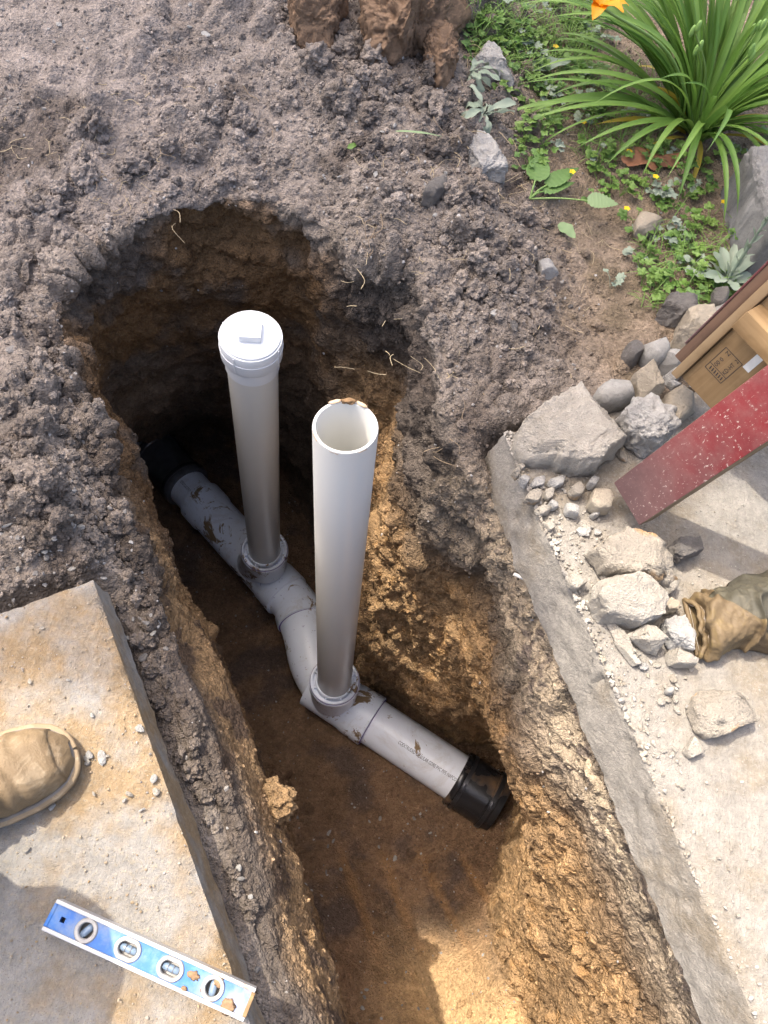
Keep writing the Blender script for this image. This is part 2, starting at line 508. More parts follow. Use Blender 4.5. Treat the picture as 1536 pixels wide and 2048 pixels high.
# along the lip
seg = np.linalg.norm(np.diff(K[:, -1], axis=0), axis=1); seg = np.maximum(seg, .09)
tu = np.concatenate([[0], np.cumsum(seg)])
NU = 1180
uu = np.linspace(0, tu[-1], NU)
def resample(A, t, x):
    out = np.empty((len(x),) + A.shape[1:])
    flat = A.reshape(len(t), -1); o2 = out.reshape(len(x), -1)
    for k in range(flat.shape[1]): o2[:, k] = np.interp(x, t, flat[:, k])
    return out
KU = resample(K, tu, uu)
OUTS = resample(np.array([s[1] for s in ST]), tu, uu)
def smooth_u(A, n):
    k = np.exp(-np.linspace(-2, 2, 2 * n + 1) ** 2); k /= k.sum()
    Ap = np.concatenate([np.repeat(A[:1], n, 0), A, np.repeat(A[-1:], n, 0)])
    return sum(k[j] * Ap[j:j + len(A)] for j in range(2 * n + 1))
KU = smooth_u(KU, 8); OUTS = smooth_u(OUTS, 40); OUTS /= np.linalg.norm(OUTS, axis=1, keepdims=True)
# outward rows
cols = [KU[:, k] for k in range(NV0)]
for off in OFFS:
    xy = KU[:, -1, :2] + OUTS * off
    h = ground_level(xy)
    k = sstep(0, .12, off)
    cols.append(np.concatenate([xy, lerp(KU[:, -1, 2], h, k)[:, None]], 1))
A = np.stack(cols, 1)
# rows between the stages: (samples per span)
SP = [16, 14, 60, 70, 70, 58] + [16, 26, 40, 60, 60, 40, 12, 6, 3]
vs = np.concatenate([k + np.linspace(0, 1, n, endpoint=False) for k, n in enumerate(SP)] + [[len(SP)]])
vk = np.arange(A.shape[1])
G = np.moveaxis(resample(np.moveaxis(A, 1, 0), vk.astype(float), vs), 0, 1)    # NU x NV x 3
def smooth_v(A, n, lo, hi):
    k = np.exp(-np.linspace(-2, 2, 2 * n + 1) ** 2); k /= k.sum()
    Ap = np.concatenate([np.repeat(A[:, :1], n, 1), A, np.repeat(A[:, -1:], n, 1)], 1)
    B = sum(k[j] * Ap[:, j:j + A.shape[1]] for j in range(2 * n + 1))
    r = np.arange(A.shape[1]); k = (sstep(lo - 1, lo + 8, r) * (1 - sstep(hi - 60, hi, r)))[None, :, None]
    return A * (1 - k) + B * k
NV = G.shape[1]
row_far = sum(SP[:11])
G = smooth_v(G, 9, 3, row_far)
far_xy = G[:, :, :2].reshape(-1, 2)
V = G.reshape(-1, 3).copy(); F = grid_faces(NU, NV)
# ground outside follows the level function
stage = np.tile(vs, NU)
outm = stage >= NV0 + 1.0
lv = ground_level(V[:, :2])
V[:, 2] = np.where(outm, lerp(V[:, 2], lv, sstep(NV0 + 1.0, NV0 + 2.0, stage)), V[:, 2])
N = vnormals(V, F)
if N[np.argmax(stage >= NV0 + 2)][2] < 0: F = F[:, ::-1]; N = -N
_fw = (1 - sstep(1.0, 2.2, stage))[:, None]; N = N * (1 - _fw) + np.array([0, 0, 1.0]) * _fw
base = V.copy()
lip = NV0 - 1
wall = sstep(1.2, 2.2, stage) * (1 - sstep(lip - .25, lip + .3, stage))
floor_w = 1 - sstep(1.6, 2.3, stage)
outside = sstep(lip - .2, lip + .4, stage)
X = base
# where things are
def near_px(px, py, h, s): return gauss(X[:, :2], P(px, py, h), s)
far_fade = 1 - sstep(2.5, 4.0, np.linalg.norm(X[:, :2] - np.array([0, .9]), axis=1))
garden = sstep(.16, .34, (X[:, 0] - (.02)) * .9 + (X[:, 1] - 1.2) * .25) * outside * sstep(.5, .75, X[:, 1])
slab_m = in_slab(X[:, :2]) * outside
uidx = np.repeat(uu / tu[-1], NV)
right = sstep(.52, .56, uidx)                                # right-hand wall
left = 1 - sstep(.30, .36, uidx)
endw = (1 - right) * (1 - left)
clay = wall * right * sstep(-.36, -.54, X[:, 2] + .10 * fbm(X, 4, 3, 91)) * sstep(1.30, .95, X[:, 1] + .1 * fbm(X, 3, 2, 5))
# coarse lumps
q = X * np.array([1, 1, 1.0])
d = .055 * fbm(q, 3.2, 3, 11) * (1 - .8 * slab_m) * (1 - .6 * garden) + .045 * np.maximum(0, fbm(X, 7.5, 3, 12)) * outside * (1 - slab_m) * (1 - .8 * garden)
rough = np.clip(.35 * wall + 1.0 * outside * (1 - .75 * garden) * (1 - slab_m) + .22 * floor_w, 0, 1)
smoothdirt = near_px(150, 120, .1, .45) * outside                # the fine dry spoil, upper left
rough = rough * (1 - .55 * smoothdirt)
lipz = np.exp(-((stage - lip - .4) / .9) ** 2)
rough = np.clip(rough + .5 * lipz * (1 - garden), 0, 1.3)
left0 = 1 - sstep(.24, .30, uidx)
rough = rough * (1 - .72 * left0 * np.exp(-((stage - lip - .2) / 1.1) ** 2)) * (1 - .5 * left0 * wall)
f1, f2, cid = worley(X + .012 * np.stack([fbm(X, 30, 2, 1), fbm(X, 30, 2, 2), fbm(X, 30, 2, 3)], 1), 17, 3)
lump = np.clip(.75 - f1, 0, 1) ** 1.0 * (.25 + cid)
e1, e2, cid2 = worley(X, 42, 8); lump2 = np.clip(.7 - e1, 0, 1) * (.1 + cid2)
g1, g2, cid3 = worley(X, 95, 21); lump3 = np.clip(.7 - g1, 0, 1) * (cid3)
patch = sstep(-.12, .22, fbm(X, 5.5, 3, 44))
_lm = .062 * lump * (.25 + patch) + .036 * lump2 * (.25 + patch)
_lm -= _lm[(stage > lip - .5) & (stage < lip + 3)].mean() * (1 - .5 * sstep(lip + 1, lip + 3, stage))
d += rough * (_lm + .013 * lump3 - .012 * sstep(.14, .0, f2 - f1) * patch + .014 * fbm(X, 26, 4, 31, .6))
# scrape marks and lumps of the walls: drawn out along the trench, and leaning
ta = unit([.53, -.85])
al = X[:, 0] * ta[0] + X[:, 1] * ta[1]
ac = X[:, 0] * ta[1] - X[:, 1] * ta[0]
Q = np.stack([al * 5 + X[:, 2] * 3.2, ac * 16, X[:, 2] * 24 - al * 9], 1)
str1 = fbm(Q, .8, 4, 61, .6)
d += wall * (.012 * str1 + .030 * fbm(X, 5, 3, 71, .5))
c1, c2, cc = worley(np.stack([al * .6, ac, X[:, 2]], 1), 22, 77)
crack = 1 - sstep(.0, .16, c2 - c1)
hole = sstep(.60, .85, cc) * np.clip(.75 - c1, 0, 1)
pit_zone = sstep(.02, .22, fbm(X, 6, 3, 83))
b1, b2, bc = worley(np.stack([al * 1.3 + .02 * str1, ac, X[:, 2] * 1.2 + al * .5], 1), 9, 177); blk = sstep(.0, .12, b2 - b1)
b3, b4, bd = worley(np.stack([al * 1.2, ac, X[:, 2] * 1.3 + al * .5], 1), 26, 178)
_nr = .45 + .55 * sstep(.05, .4, X[:, 1])
d += _nr * wall * right * (.034 * (bc - .5) * blk + .016 * (bd - .5) * sstep(.0, .15, b4 - b3)) + (1 - _nr) * wall * right * .03 * fbm(np.stack([al * 2.2, ac * 10, X[:, 2] * 16 + al * 8], 1), 1.0, 4, 333, .6) 
d -= wall * right * (.012 * crack * pit_zone + .065 * hole * sstep(.08, .25, fbm(X, 6, 3, 83)))
d += clay * .030 * lump2 * sstep(.0, .3, fbm(X, 7, 2, 15))
d -= endw * wall * (.07 * np.abs(fbm(X, 5, 4, 19)))
d += sstep(.28, .34, uidx) * (1 - sstep(.54, .60, uidx)) * np.exp(-((stage - lip) / .9) ** 2) * (.07 * fbm(X, 9, 4, 515, .6))
# bulges: the ledge of clay by the near coupling, and the overhanging chunk with roots
d += .05 * wall * np.exp(-((X - np.array([*P(1075, 1480, -.42)[:2], -.42])) ** 2).sum(1) / (2 * .13 ** 2)) 
d += .055 * np.exp(-((X - P(770, 470, .0)) ** 2).sum(1) / (2 * .07 ** 2))
d += .035 * np.exp(-((X - P(960, 470, .02)) ** 2).sum(1) / (2 * .06 ** 2)) * patch
# floor
fl_n = fbm(X, 9, 5, 51, .6)
d += floor_w * (.03 * fl_n + .012 * lump2 * patch)
d += garden * (.010 * fbm(X, 14, 5, 33, .6) + .006 * lump2)
d *= far_fade
d = d * (1 - .8 * slab_m)
# bucket-tooth marks on the near floor
tooth = 0
for px, h in ((705, -1.36), (790, -1.36), (880, -1.33), (970, -1.30)):
    c0 = P(px, 1760, h)[:2]; q2 = X[:, :2] - c0
    a_ = q2 @ ta; b_ = q2 @ np.array([-ta[1], ta[0]])
    tooth = np.maximum(tooth, np.exp(-(b_ / .014) ** 4) * sstep(-.12, -.05, a_) * (1 - sstep(.08, .3, a_)))
d -= floor_w * .016 * tooth
V = base + N * d[:, None]
# a second, finer pass along the new surface
N2 = vnormals(V, F); N2 = N2 * (1 - _fw) + np.array([0, 0, 1.0]) * _fw
fine = fbm(V, 60, 4, 131, .7) + .5 * fbm(V, 45, 3, 137, .6, True)
V += N2 * ((.0085 * rough + (.008 - .0045 * right) * wall + .003 * garden + .0045 * floor_w) * fine * far_fade)[:, None]
# colours: layers of the soil
def mixc(a, b, t): return a + (np.asarray(b) - a) * np.clip(t, 0, 1)[:, None]
w1 = fbm(X, 3.5, 4, 201); w2 = fbm(X, 11, 4, 205); w3 = fbm(X, 35, 3, 211)
col = np.tile(np.array([.165, .145, .128]), (len(V), 1))                # dry grey-brown dirt
col = mixc(col, (.20, .178, .165), outside * smoothdirt)
dark_top = sstep(.05, .35, w1 + .4 * w2) * outside
col = mixc(col, (.085, .070, .060), .8 * dark_top * (1 - garden))
col = mixc(col, (.19, .145, .10), garden * (.6 + .6 * w1))
col = mixc(col, (.13, .105, .075), garden * sstep(.0, .3, w2))
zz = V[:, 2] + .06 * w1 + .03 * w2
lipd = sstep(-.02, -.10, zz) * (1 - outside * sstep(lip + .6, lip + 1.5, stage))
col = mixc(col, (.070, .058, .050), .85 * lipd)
# left wall: pale brown clayey band, browner downwards
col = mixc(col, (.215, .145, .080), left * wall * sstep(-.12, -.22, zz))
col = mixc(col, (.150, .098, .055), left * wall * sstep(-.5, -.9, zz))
col = mixc(col, (.085, .060, .042), left * wall * sstep(.05, .25, w2 + .5 * w3))
# end wall and upper right wall: dark earth with brown and red streaks
col = mixc(col, (.120, .075, .040), endw * wall * sstep(-.15, .15, w1 + .3 * w2))
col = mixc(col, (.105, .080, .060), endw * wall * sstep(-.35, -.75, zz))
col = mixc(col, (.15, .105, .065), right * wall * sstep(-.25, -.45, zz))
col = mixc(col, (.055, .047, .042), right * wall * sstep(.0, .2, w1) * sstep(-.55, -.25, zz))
# orange clay
ck = np.clip(clay * (.55 + .9 * sstep(-.25, .2, w2 + .6 * str1)), 0, 1)
col = mixc(col, (.335, .222, .118), ck)
col = mixc(col, (.22, .125, .050), clay * sstep(.12, .35, w3 + .5 * w2) * .6)
# pale sandy base under the right slab
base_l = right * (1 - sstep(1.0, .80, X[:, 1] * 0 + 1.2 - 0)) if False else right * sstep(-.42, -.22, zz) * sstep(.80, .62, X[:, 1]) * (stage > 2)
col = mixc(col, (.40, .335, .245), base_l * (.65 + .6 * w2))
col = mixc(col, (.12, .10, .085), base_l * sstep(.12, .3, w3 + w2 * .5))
# floor
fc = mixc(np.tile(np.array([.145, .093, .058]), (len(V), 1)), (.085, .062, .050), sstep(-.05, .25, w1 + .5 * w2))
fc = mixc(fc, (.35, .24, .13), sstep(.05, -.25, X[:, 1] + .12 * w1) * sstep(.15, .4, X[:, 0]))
fc = mixc(fc, (.23, .135, .065), np.clip(tooth, 0, 1) * .7)
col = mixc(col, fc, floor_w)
col *= (1 + .25 * w3)[:, None]
col = np.clip(col * np.array([1.04, 1.0, .95]) * (1.0 + .30 * outside + .35 * floor_w + .3 * wall * (1 - right) + .25 * wall * right * (1 - np.clip(clay, 0, 1)))[:, None], .02, .6)
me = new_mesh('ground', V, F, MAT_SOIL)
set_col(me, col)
ground = link('ground', me); tag(ground, kind='structure')
TER_V, TER_F, TER_N, TER_STAGE = V, F, vnormals(V, F), stage
TER_OUT, TER_WALL, TER_FLOOR, TER_GARDEN, TER_SLAB, TER_RIGHT, TER_LEFT, TER_ROUGH, TER_COL = outside, wall, floor_w, garden, slab_m, right, left, rough, col
_near = np.linalg.norm(V[:, :2] - np.array([0, .9]), axis=1) < 3.0
_gi = np.where(_near & (stage > lip + .15))[0]
_grid = {}
for i in _gi:
    _grid.setdefault((int(V[i, 0] // .02), int(V[i, 1] // .02)), []).append(i)
def ground_z(x, y):
    """the level of the finished ground (outside the trench) at a place"""
    best = None
    for r in range(0, 6):
        c = [i for dx in range(-r, r + 1) for dy in range(-r, r + 1) for i in _grid.get((int(x // .02) + dx, int(y // .02) + dy), ())]
        if c:
            c = np.array(c); dd = (TER_V[c, 0] - x) ** 2 + (TER_V[c, 1] - y) ** 2
            return float(TER_V[c[np.argmin(dd)], 2])
    return 0.0
def PG(px, py, lift=0.0):
    """the point of the finished ground seen at a spot of the photograph"""
    h = 0.0
    for _ in range(5):
        p = P(px, py, h); h = .5 * h + .5 * ground_z(p[0], p[1])
    p = P(px, py, h); return np.array([p[0], p[1], h + lift])

_rel = TER_V - np.array([0, 0, CAM_H])
_zc = _rel @ az * -1
_pxv = 768 + F_PX * (_rel @ ax) / np.maximum(_zc, .01); _pyv = 1024 - F_PX * (_rel @ ay) / np.maximum(_zc, .01)
_ok = np.where((_zc > .3) & (_pxv > -200) & (_pxv < 1740) & (_pyv > -200) & (_pyv < 2250))[0]
_cell = {}
for i, a_, b_ in zip(_ok.tolist(), (_pxv[_ok] // 8).astype(int).tolist(), (_pyv[_ok] // 8).astype(int).tolist()):
    _cell.setdefault((a_, b_), []).append(i)
def HIT(px, py):
    """index of the ground's vertex that shows at a spot of the photograph"""
    for r in (1, 2, 4):
        c = np.array([i for dx in range(-r, r + 1) for dy in range(-r, r + 1) for i in _cell.get((int(px // 8) + dx, int(py // 8) + dy), ())])
        if len(c):
            d2 = (_pxv[c] - px) ** 2 + (_pyv[c] - py) ** 2
            k = c[d2 < (5 * r) ** 2]
            if len(k): return int(k[np.argmin(_zc[k])])
    return int(_ok[0])
def HP(px, py): return TER_V[HIT(px, py)].copy()

# ------------------------------------------------------------------ the two concrete slabs
def slab(name, c, d, o, ld, lo, th, mat, res=.009, seed=0, chip=.012, wob=1.0, batter=0.0):
    """a slab with its corner at c, running ld along d and lo along o; its cut edges are chipped"""
    nu, nv = int(min(ld, 1.7) / res), int(min(lo, 1.5) / res)
    a = np.concatenate([np.linspace(0, min(ld, 1.6), nu), [ld]]) if ld > 1.6 else np.linspace(0, ld, nu)
    b = np.concatenate([np.linspace(0, min(lo, 1.2), nv), [lo]]) if lo > 1.2 else np.linspace(0, lo, nv)
    nt_ = 12
    parts = []
    def pt(s, t, z): return np.stack([c[0] + d[0] * s + o[0] * t, c[1] + d[1] * s + o[1] * t, z], -1)
    S, T = np.meshgrid(a, b, indexing='ij')
    nu, nv = len(a), len(b)
    parts.append((pt(S, T, np.zeros_like(S)).reshape(-1, 3), grid_faces(nu, nv)))
    zz = np.linspace(0, -th, nt_)
    S1, Z1 = np.meshgrid(a, zz, indexing='ij'); parts.append((pt(S1, np.zeros_like(S1), Z1).reshape(-1, 3), grid_faces(nu, nt_)))
    T2, Z2 = np.meshgrid(b, zz, indexing='ij'); parts.append((pt(np.zeros_like(T2), T2, Z2).reshape(-1, 3), grid_faces(nv, nt_)))
    parts.append((pt(S, T, np.full_like(S, -th)).reshape(-1, 3)[:], grid_faces(nu, nv)))
    Vs, Fs = join(parts)
    s_ = np.concatenate([S.ravel(), S1.ravel(), np.zeros(T2.size), S.ravel()]); t_ = np.concatenate([T.ravel(), np.zeros(S1.size), T2.ravel(), T.ravel()])
    z_ = Vs[:, 2].copy()
    W = Vs.copy(); W[:, 2] *= 1.0
    n = fbm(W, 12, 5, seed, .6); n2 = fbm(W, 45, 4, seed + 9, .6); n3 = fbm(W, 4, 3, seed + 4)
    # saw-cut edge: straight above, broken and jutting below
    low = sstep(.25, 1.0, -z_ / th)
    near_t = np.exp(-t_ / .02); near_s = np.exp(-s_ / .02)
    push = wob * (-(.004 * n3 + .003 * n) * near_t + low * near_t * (.020 * n + .012 * n2))
    push += z_ / th * batter * near_t
    push += near_t * chip * np.maximum(0, n2 + .3 * n - .12) * 1.6 * (1 - low)
    nv_ = np.array([o[0], o[1]]); Vs[:, :2] += push[:, None] * nv_
    push2 = wob * near_s * (.010 * n + .006 * n2 + low * .012 * n)
    Vs[:, :2] += push2[:, None] * np.array([d[0], d[1]])
    top = (z_ > -1e-6)
    edge = np.maximum(np.exp(-t_ / .006), np.exp(-s_ / .006))
    Vs[:, 2] += np.where(z_ > -.001, .0022 * n + .0012 * n2 - edge * (.003 + chip * np.maximum(0, n2 + .2 * n)), 0)
    Vs[:, 2] += low * near_t * (.012 * n)
    o_ = obj(name, Vs, Fs, mat)
    import bmesh
    bm = bmesh.new(); bm.from_mesh(o_.data); bmesh.ops.remove_doubles(bm, verts=bm.verts, dist=2e-4)
    bmesh.ops.recalc_face_normals(bm, faces=bm.faces); bm.to_mesh(o_.data); bm.free()
    o_.data.set_sharp_from_angle(angle=math.radians(50))
    return o_
MAT_CON_R = make_concrete('pale_concrete', (.25, .23, .20), (.205, .172, .128), (.30, .275, .236), .9)
MAT_CON_L = make_concrete('dusty_concrete', (.255, .238, .213), (.235, .165, .092), (.30, .252, .177), .95, 1.6)
slab_r = slab('concrete_slab', SLAB_R_C, SLAB_R_D, SLAB_R_O, 3.2, 3.0, .115, MAT_CON_R, seed=3, wob=.7, batter=.028, chip=.022)
tag(slab_r, 'pale concrete slab on the right with a long saw-cut edge, strewn with rubble', 'concrete slab')
slab_l = slab('concrete_slab', SLAB_L_C, SLAB_L_D, SLAB_L_O, 3.0, 3.0, .10, MAT_CON_L, seed=23, wob=.45, chip=.006, batter=.008)
tag(slab_l, 'dusty tan-stained concrete slab on the left under the boot and the blue level', 'concrete slab')

# ------------------------------------------------------------------ the sewer pipe with its two cleanout risers
PVC = make_pvc('white_pvc_pipe', (.83, .87, .94), .7, purple=.0)
PVC_F = make_pvc('white_pvc_fitting', (.82, .87, .95), 1.25, purple=.4)
PVC_R = make_pvc('riser_pvc', (.54, .535, .505), .0, (.45, .40, .30), .28)
PVC_CAP = make_pvc('cap_pvc', (.60, .62, .64), .0, (.7, .7, .7), .35)
PURPLE = make_flat('purple_primer', (.09, .05, .25), .4)
RUBBER = make_flat('black_rubber', (.085, .085, .09), .28, .3, 30, .15, .5)
STEEL = make_flat('band_steel', (.05, .05, .055), .3, .2, 60, .1, .5, .6)
MUD = make_crumb('mud', [(.17, .105, .055), (.12, .075, .042)])
MUDDY_RUBBER = None
def make_muddy_rubber():
    M = Mat('muddy_rubber')
    n = M.noise(7, 5, .6); f = M.ramp(n, [(.56, 0.0), (.70, .9)])
    c = M.mix(f, (.018, .018, .02), (.17, .10, .05))
    return M.set(c, M.ramp(f, [(0, .25), (1, .9)]), M.bump(M.noise(140), .3, .002), .5)
MUDDY_RUBBER = make_muddy_rubber()
INK = make_flat('black_ink', (.03, .03, .035), .6)

pipe = empty('sewer_pipe', 'white plastic sewer pipe in the trench with two upright cleanout risers', 'pipe')
R_MAIN = .0842; R_HUB = .0965
pA = P(302, 893, -1.76); pB = P(392, 985, -1.72)                        # far run
pC = P(598, 1218, -1.62)
pT = P(668, 1392, -1.60)
pE = P(985, 1602, -1.585); 
dF = unit(pC - pA); dN = unit(pE - pT)
T1 = P(515, 1128, -1.67)
def on(p, q, x): return p + unit(q - p) * x
LF = np.linalg.norm(pC - pA)
# far run
s_hub = (P(400, 1000, -1.71) - pA).dot(dF)
s_end = (P(577, 1190, -1.63) - pA).dot(dF)
s_t1 = (T1 - pA).dot(dF)
lathe('main_pipe', pA - dF * .6, pC, [(0, R_MAIN), (.6 + s_hub + .03, R_MAIN)], PVC, pipe)
s_c = (P(384, 974, -1.735) - pA).dot(dF)
cpf = lathe('coupling', pA + dF * (s_c - .26), pC, [(0, R_MAIN), (0, .099), (.008, .102), (.03, .102), (.034, .098), (.205, .098), (.208, .1), (.232, .1), (.236, .104), (.25, .104), (.258, .1), (.26, R_MAIN)], RUBBER, pipe)
lathe('clamp_band', pA + dF * (s_c - .26 + .212), pC, [(0, .099), (0, .1018), (.014, .1018), (.014, .099)], STEEL, cpf)
fit1 = lathe('cleanout_wye', pA + dF * s_hub, pC, [(0, R_MAIN), (.001, R_HUB - .003), (.004, R_HUB), (.085, R_HUB), (.095, R_HUB - .004), (.105, R_MAIN + .006), (s_end - s_hub - .10, R_MAIN + .006), (s_end - s_hub - .09, R_HUB - .003), (s_end - s_hub - .003, R_HUB), (s_end - s_hub, R_HUB - .003), (s_end - s_hub, R_MAIN)], PVC_F, pipe)
# elbow between the fittings
e0 = pA + dF * s_end
e3 = pT - dN * .02
ctrl = [e0 - dF * .03, e0 + dF * .05, P(612, 1268, -1.60), P(628, 1330, -1.60), e3]
pts = spline(ctrl, 40)
Vv, Ff = tube_mesh(pts, R_MAIN + .004, 40)
obj('elbow', Vv, Ff, PVC_F, pipe)
ec = P(598, 1228, -1.615); ed = unit(P(612, 1268, -1.60) - ec)
lathe('elbow_collar', ec, ec + ed, [(-.012, R_MAIN), (-.012, R_HUB - .004), (.03, R_HUB - .002), (.034, R_HUB - .006), (.034, R_MAIN)], PVC_F, pipe)
lathe('primer_ring', ec + ed * .0345, ec + ed, [(0, R_MAIN), (0, R_HUB - .006), (.0015, R_HUB - .006), (.0015, R_MAIN)], PURPLE, pipe)
# near tee
s_h2 = (P(752, 1432, -1.6) - pT).dot(dN); s_e = (P(915, 1550, -1.59) - pT).dot(dN)
lathe('cleanout_wye', pT - dN * .09, pE, [(0, .05), (0, R_MAIN + .006), (.09 + s_h2 - .10, R_MAIN + .006), (.09 + s_h2 - .085, R_HUB - .003), (.09 + s_h2 - .002, R_HUB), (.09 + s_h2, R_HUB - .003), (.09 + s_h2, R_MAIN)], PVC_F, pipe)
lathe('primer_ring', pT + dN * s_h2, pE, [(0.0005, R_MAIN), (0.0005, R_HUB - .0035), (.002, R_HUB - .0035), (.002, R_MAIN)], PURPLE, pipe)
near_pipe = lathe('main_pipe', pT + dN * (s_h2 - .03), pE, [(0, R_MAIN), (s_e - s_h2 + .09, R_MAIN)], PVC, pipe)
cp = lathe('coupling', pT + dN * s_e, pE, [(0, R_MAIN), (0, .098), (.006, .101), (.018, .101), (.024, .098), (.034, .1), (.036, .1), (.125, .1), (.128, .104), (.15, .104), (.153, .099), (.175, .098), (.178, R_MAIN), (.178, .02)], MUDDY_RUBBER, pipe)
for t in (.030, .139):
    bnd = lathe('clamp_band', pT + dN * (s_e + t - .007), pE, [(0, .099), (0, .1055 if t > .1 else .1020), (.014, .1055 if t > .1 else .1020), (.014, .099)], STEEL, cp)
    a_, b_, _ = frame_of(dN)
    for th_ in (1.0,):
        up = unit(np.array([-.35, -.25, 1.0]) - dN * dN.dot(np.array([-.35, -.25, 1.0])))
        cen = pT + dN * (s_e + t) + up * (.1075 if t > .1 else .104)
        side = np.cross(dN, up)
        box('clamp_screw', .012, .03, .011, STEEL, basis(dN, side, up, cen), cp, .003)
# the risers
def riser(top, bot, cap, t_center, name):
    d = unit(bot - top); L = np.linalg.norm(bot - top); r = .0572; ri = .0502
    if cap:
        lathe('riser_pipe', top, bot, [(.0, r * .5), (.0, r), (L + .06, r)], PVC_R, pipe)
    else:
        lathe('riser_pipe', top, bot, [(1.3, ri), (.003, ri), (0, ri + .0012), (0, r - .0012), (.003, r), (L + .06, r)], PVC_R, pipe)
    # hub and reducing bushing at the foot
    lathe('riser_hub', bot, bot + d, [(.005, .074), (.0, .0775), (.0, .0835), (.004, .0865), (.045, .0865), (.058, .0825), (.15, .080)], PVC_F, pipe)
    bu = lathe('reducing_bushing', bot, bot + d, [(.022, .0565), (-.010, .0580), (-.012, .0600), (-.012, .0625), (-.010, .0645), (.018, .066), (.018, .0785), (.03, .0785)], PVC_F, pipe)
    lathe('bushing_rim', bot, bot + d, [(.004, .0745), (-.006, .0750), (-.007, .0765), (-.007, .0815), (-.004, .0830), (.002, .0828)], PVC_F, bu)
    lathe('primer_ring', bot, bot + d, [(.0002, .0826), (-.0020, .0832), (-.0005, .0845), (.0006, .084)], PURPLE, bu)
    a, b, _ = frame_of(d)
    for k in range(8):
        th = k * math.pi / 4 + .25
        rad = math.cos(th) * a + math.sin(th) * b; tg = np.cross(d, rad)
        box('bushing_rib', .014, .0035, .020, PVC_F, basis(rad, tg, d, bot + rad * .0705 + d * .006), bu, .0006)
    return d
R1T = P(503, 698, -.155); R1B = P(529, 1100, -1.38)
R2T = P(691, 853, .075); R2B = P(669, 1362, -1.38)
d1 = riser(R1T, R1B, True, T1, 'a'); d2 = riser(R2T, R2B, False, pT, 'b')
# foot saddles: the hubs run down into the main pipe
for bot, d, tgt in ((R1B, d1, pA + dF * s_t1), (R2B, d2, pT)):
    st_ = bot + d * .05
    Vv, Ff = tube_mesh(spline([st_, lerp(st_, tgt, .5) + d * .02, tgt], 10), [.084] * 10, 40)
    obj('saddle', Vv, Ff, PVC_F, pipe)
# mud on the open rim
Vm, Fm = clod(np.random.default_rng(2), 3, .5, 2.2, 5)
a, b, _ = frame_of(d2)
upw = unit(P(700, 780, .075) - R2T)
Vm = Vm * np.array([.016, .007, .004])
mm = basis(unit(np.cross(upw, -d2)), upw, -d2, R2T + upw * .052 - d2 * .001)
me = new_mesh('mud_smear', Vm, Fm, MUD); me.transform(mm); link('mud_smear', me, pipe)
Vm2 = clod(np.random.default_rng(4), 3, .5, 2.2, 8)[0] * np.array([.010, .0035, .0012])
for ang in (1.1, 2.0, 3.6, 4.4, 5.3):
    rd = math.cos(ang) * unit(np.cross(upw, -d2)) + math.sin(ang) * upw
    m_ = new_mesh('mud_smear', Vm2, Fm, bpy.data.materials.get('rim_dirt') or make_flat('rim_dirt', (.42, .30, .20), .9)); m_.transform(basis(np.cross(rd, -d2), rd, -d2, R2T + rd * .0538 - d2 * .0002)); link('mud_smear', m_, pipe)
# cleanout cap on the far riser
u1 = -d1
cap = lathe('cleanout_cap', R1T - u1 * .055, R1T, [(.0, .0575), (.0, .0605), (.035, .0605), (.042, .066), (.046, .0675), (.072, .0675), (.0725, .0685), (.076, .0685), (.0765, .0675), (.099, .0675), (.101, .0665), (.101, .058)], PVC_CAP, pipe)
plug = lathe('plug', R1T + u1 * .040, R1T + u1, [(0, .0600), (.004, .0600), (.0045, .0635), (.010, .0635), (.0115, .062), (.0115, .0)], PVC_CAP, cap)
px_ = unit(RIGHT_W := np.array([ax[0], ax[1], 0])); 
ux = unit(np.array([.97, .20, 0]) - u1 * u1.dot(np.array([.97, .20, 0]))); uy = np.cross(u1, ux)
box('square_head', .046, .052, .020, PVC_CAP, basis(ux, uy, u1, R1T + u1 * .0605 + uy * .004), cap, .0025)
for th in (0, 1.57, 3.14, 4.71):
    rad = math.cos(th - .5) * ux + math.sin(th - .5) * uy
    box('cap_rib', .003, .003, .05, PVC_CAP, basis(rad, np.cross(u1, rad), u1, R1T + rad * .068 + u1 * .018), cap, .0008)

def text_mesh(txt, size, name='printed_text'):
    cu = bpy.data.curves.new(name, 'FONT'); cu.body = txt; cu.size = size; cu.resolution_u = 2
    o = bpy.data.objects.new(name, cu); C.objects.link(o)
    dg = bpy.context.evaluated_depsgraph_get()
    me = bpy.data.meshes.new_from_object(o.evaluated_get(dg))
    bpy.data.objects.remove(o, do_unlink=True); bpy.data.curves.remove(cu)
    V = np.array([v.co[:] for v in me.vertices]); F = [tuple(p.vertices) for p in me.polygons]
    bpy.data.meshes.remove(me)
    return V, F
def print_on(p0, d, up, R, txt, size, length, start, parent, lat=0.0, squash=None):
    Vt, Ft = text_mesh(txt, size)
    w_ = Vt[:, 0].max()
    s = length / w_
    up = unit(up - d * d.dot(up)); side = np.cross(up, d)
    ang = (Vt[:, 1] - size * .35) / R + lat
    q = p0 + d * (start + Vt[:, 0] * s)[:, None] + R * (np.cos(ang)[:, None] * up + np.sin(ang)[:, None] * side)
    me = new_mesh('printed_text', q, Ft, INK, False); link('printed_text', me, parent)
toCam = lambda p: unit(np.array([0, 0, CAM_H]) - p)
c_ = pT + dN * .3
print_on(pT, dN, toCam(c_), R_MAIN + .0006, 'COEXTRUDED CELLULAR CORE PVC PIPE NAPCO', .018, (s_e - s_h2) * .66, s_h2 + (s_e - s_h2) * .335, pipe, -.10)
print_on(pA, dF, toCam(pB), R_MAIN + .0006, 'COEXTRUDED CELLULAR CORE PVC PI', .018, s_hub - s_c - .02, s_c + .01, pipe, -.05)

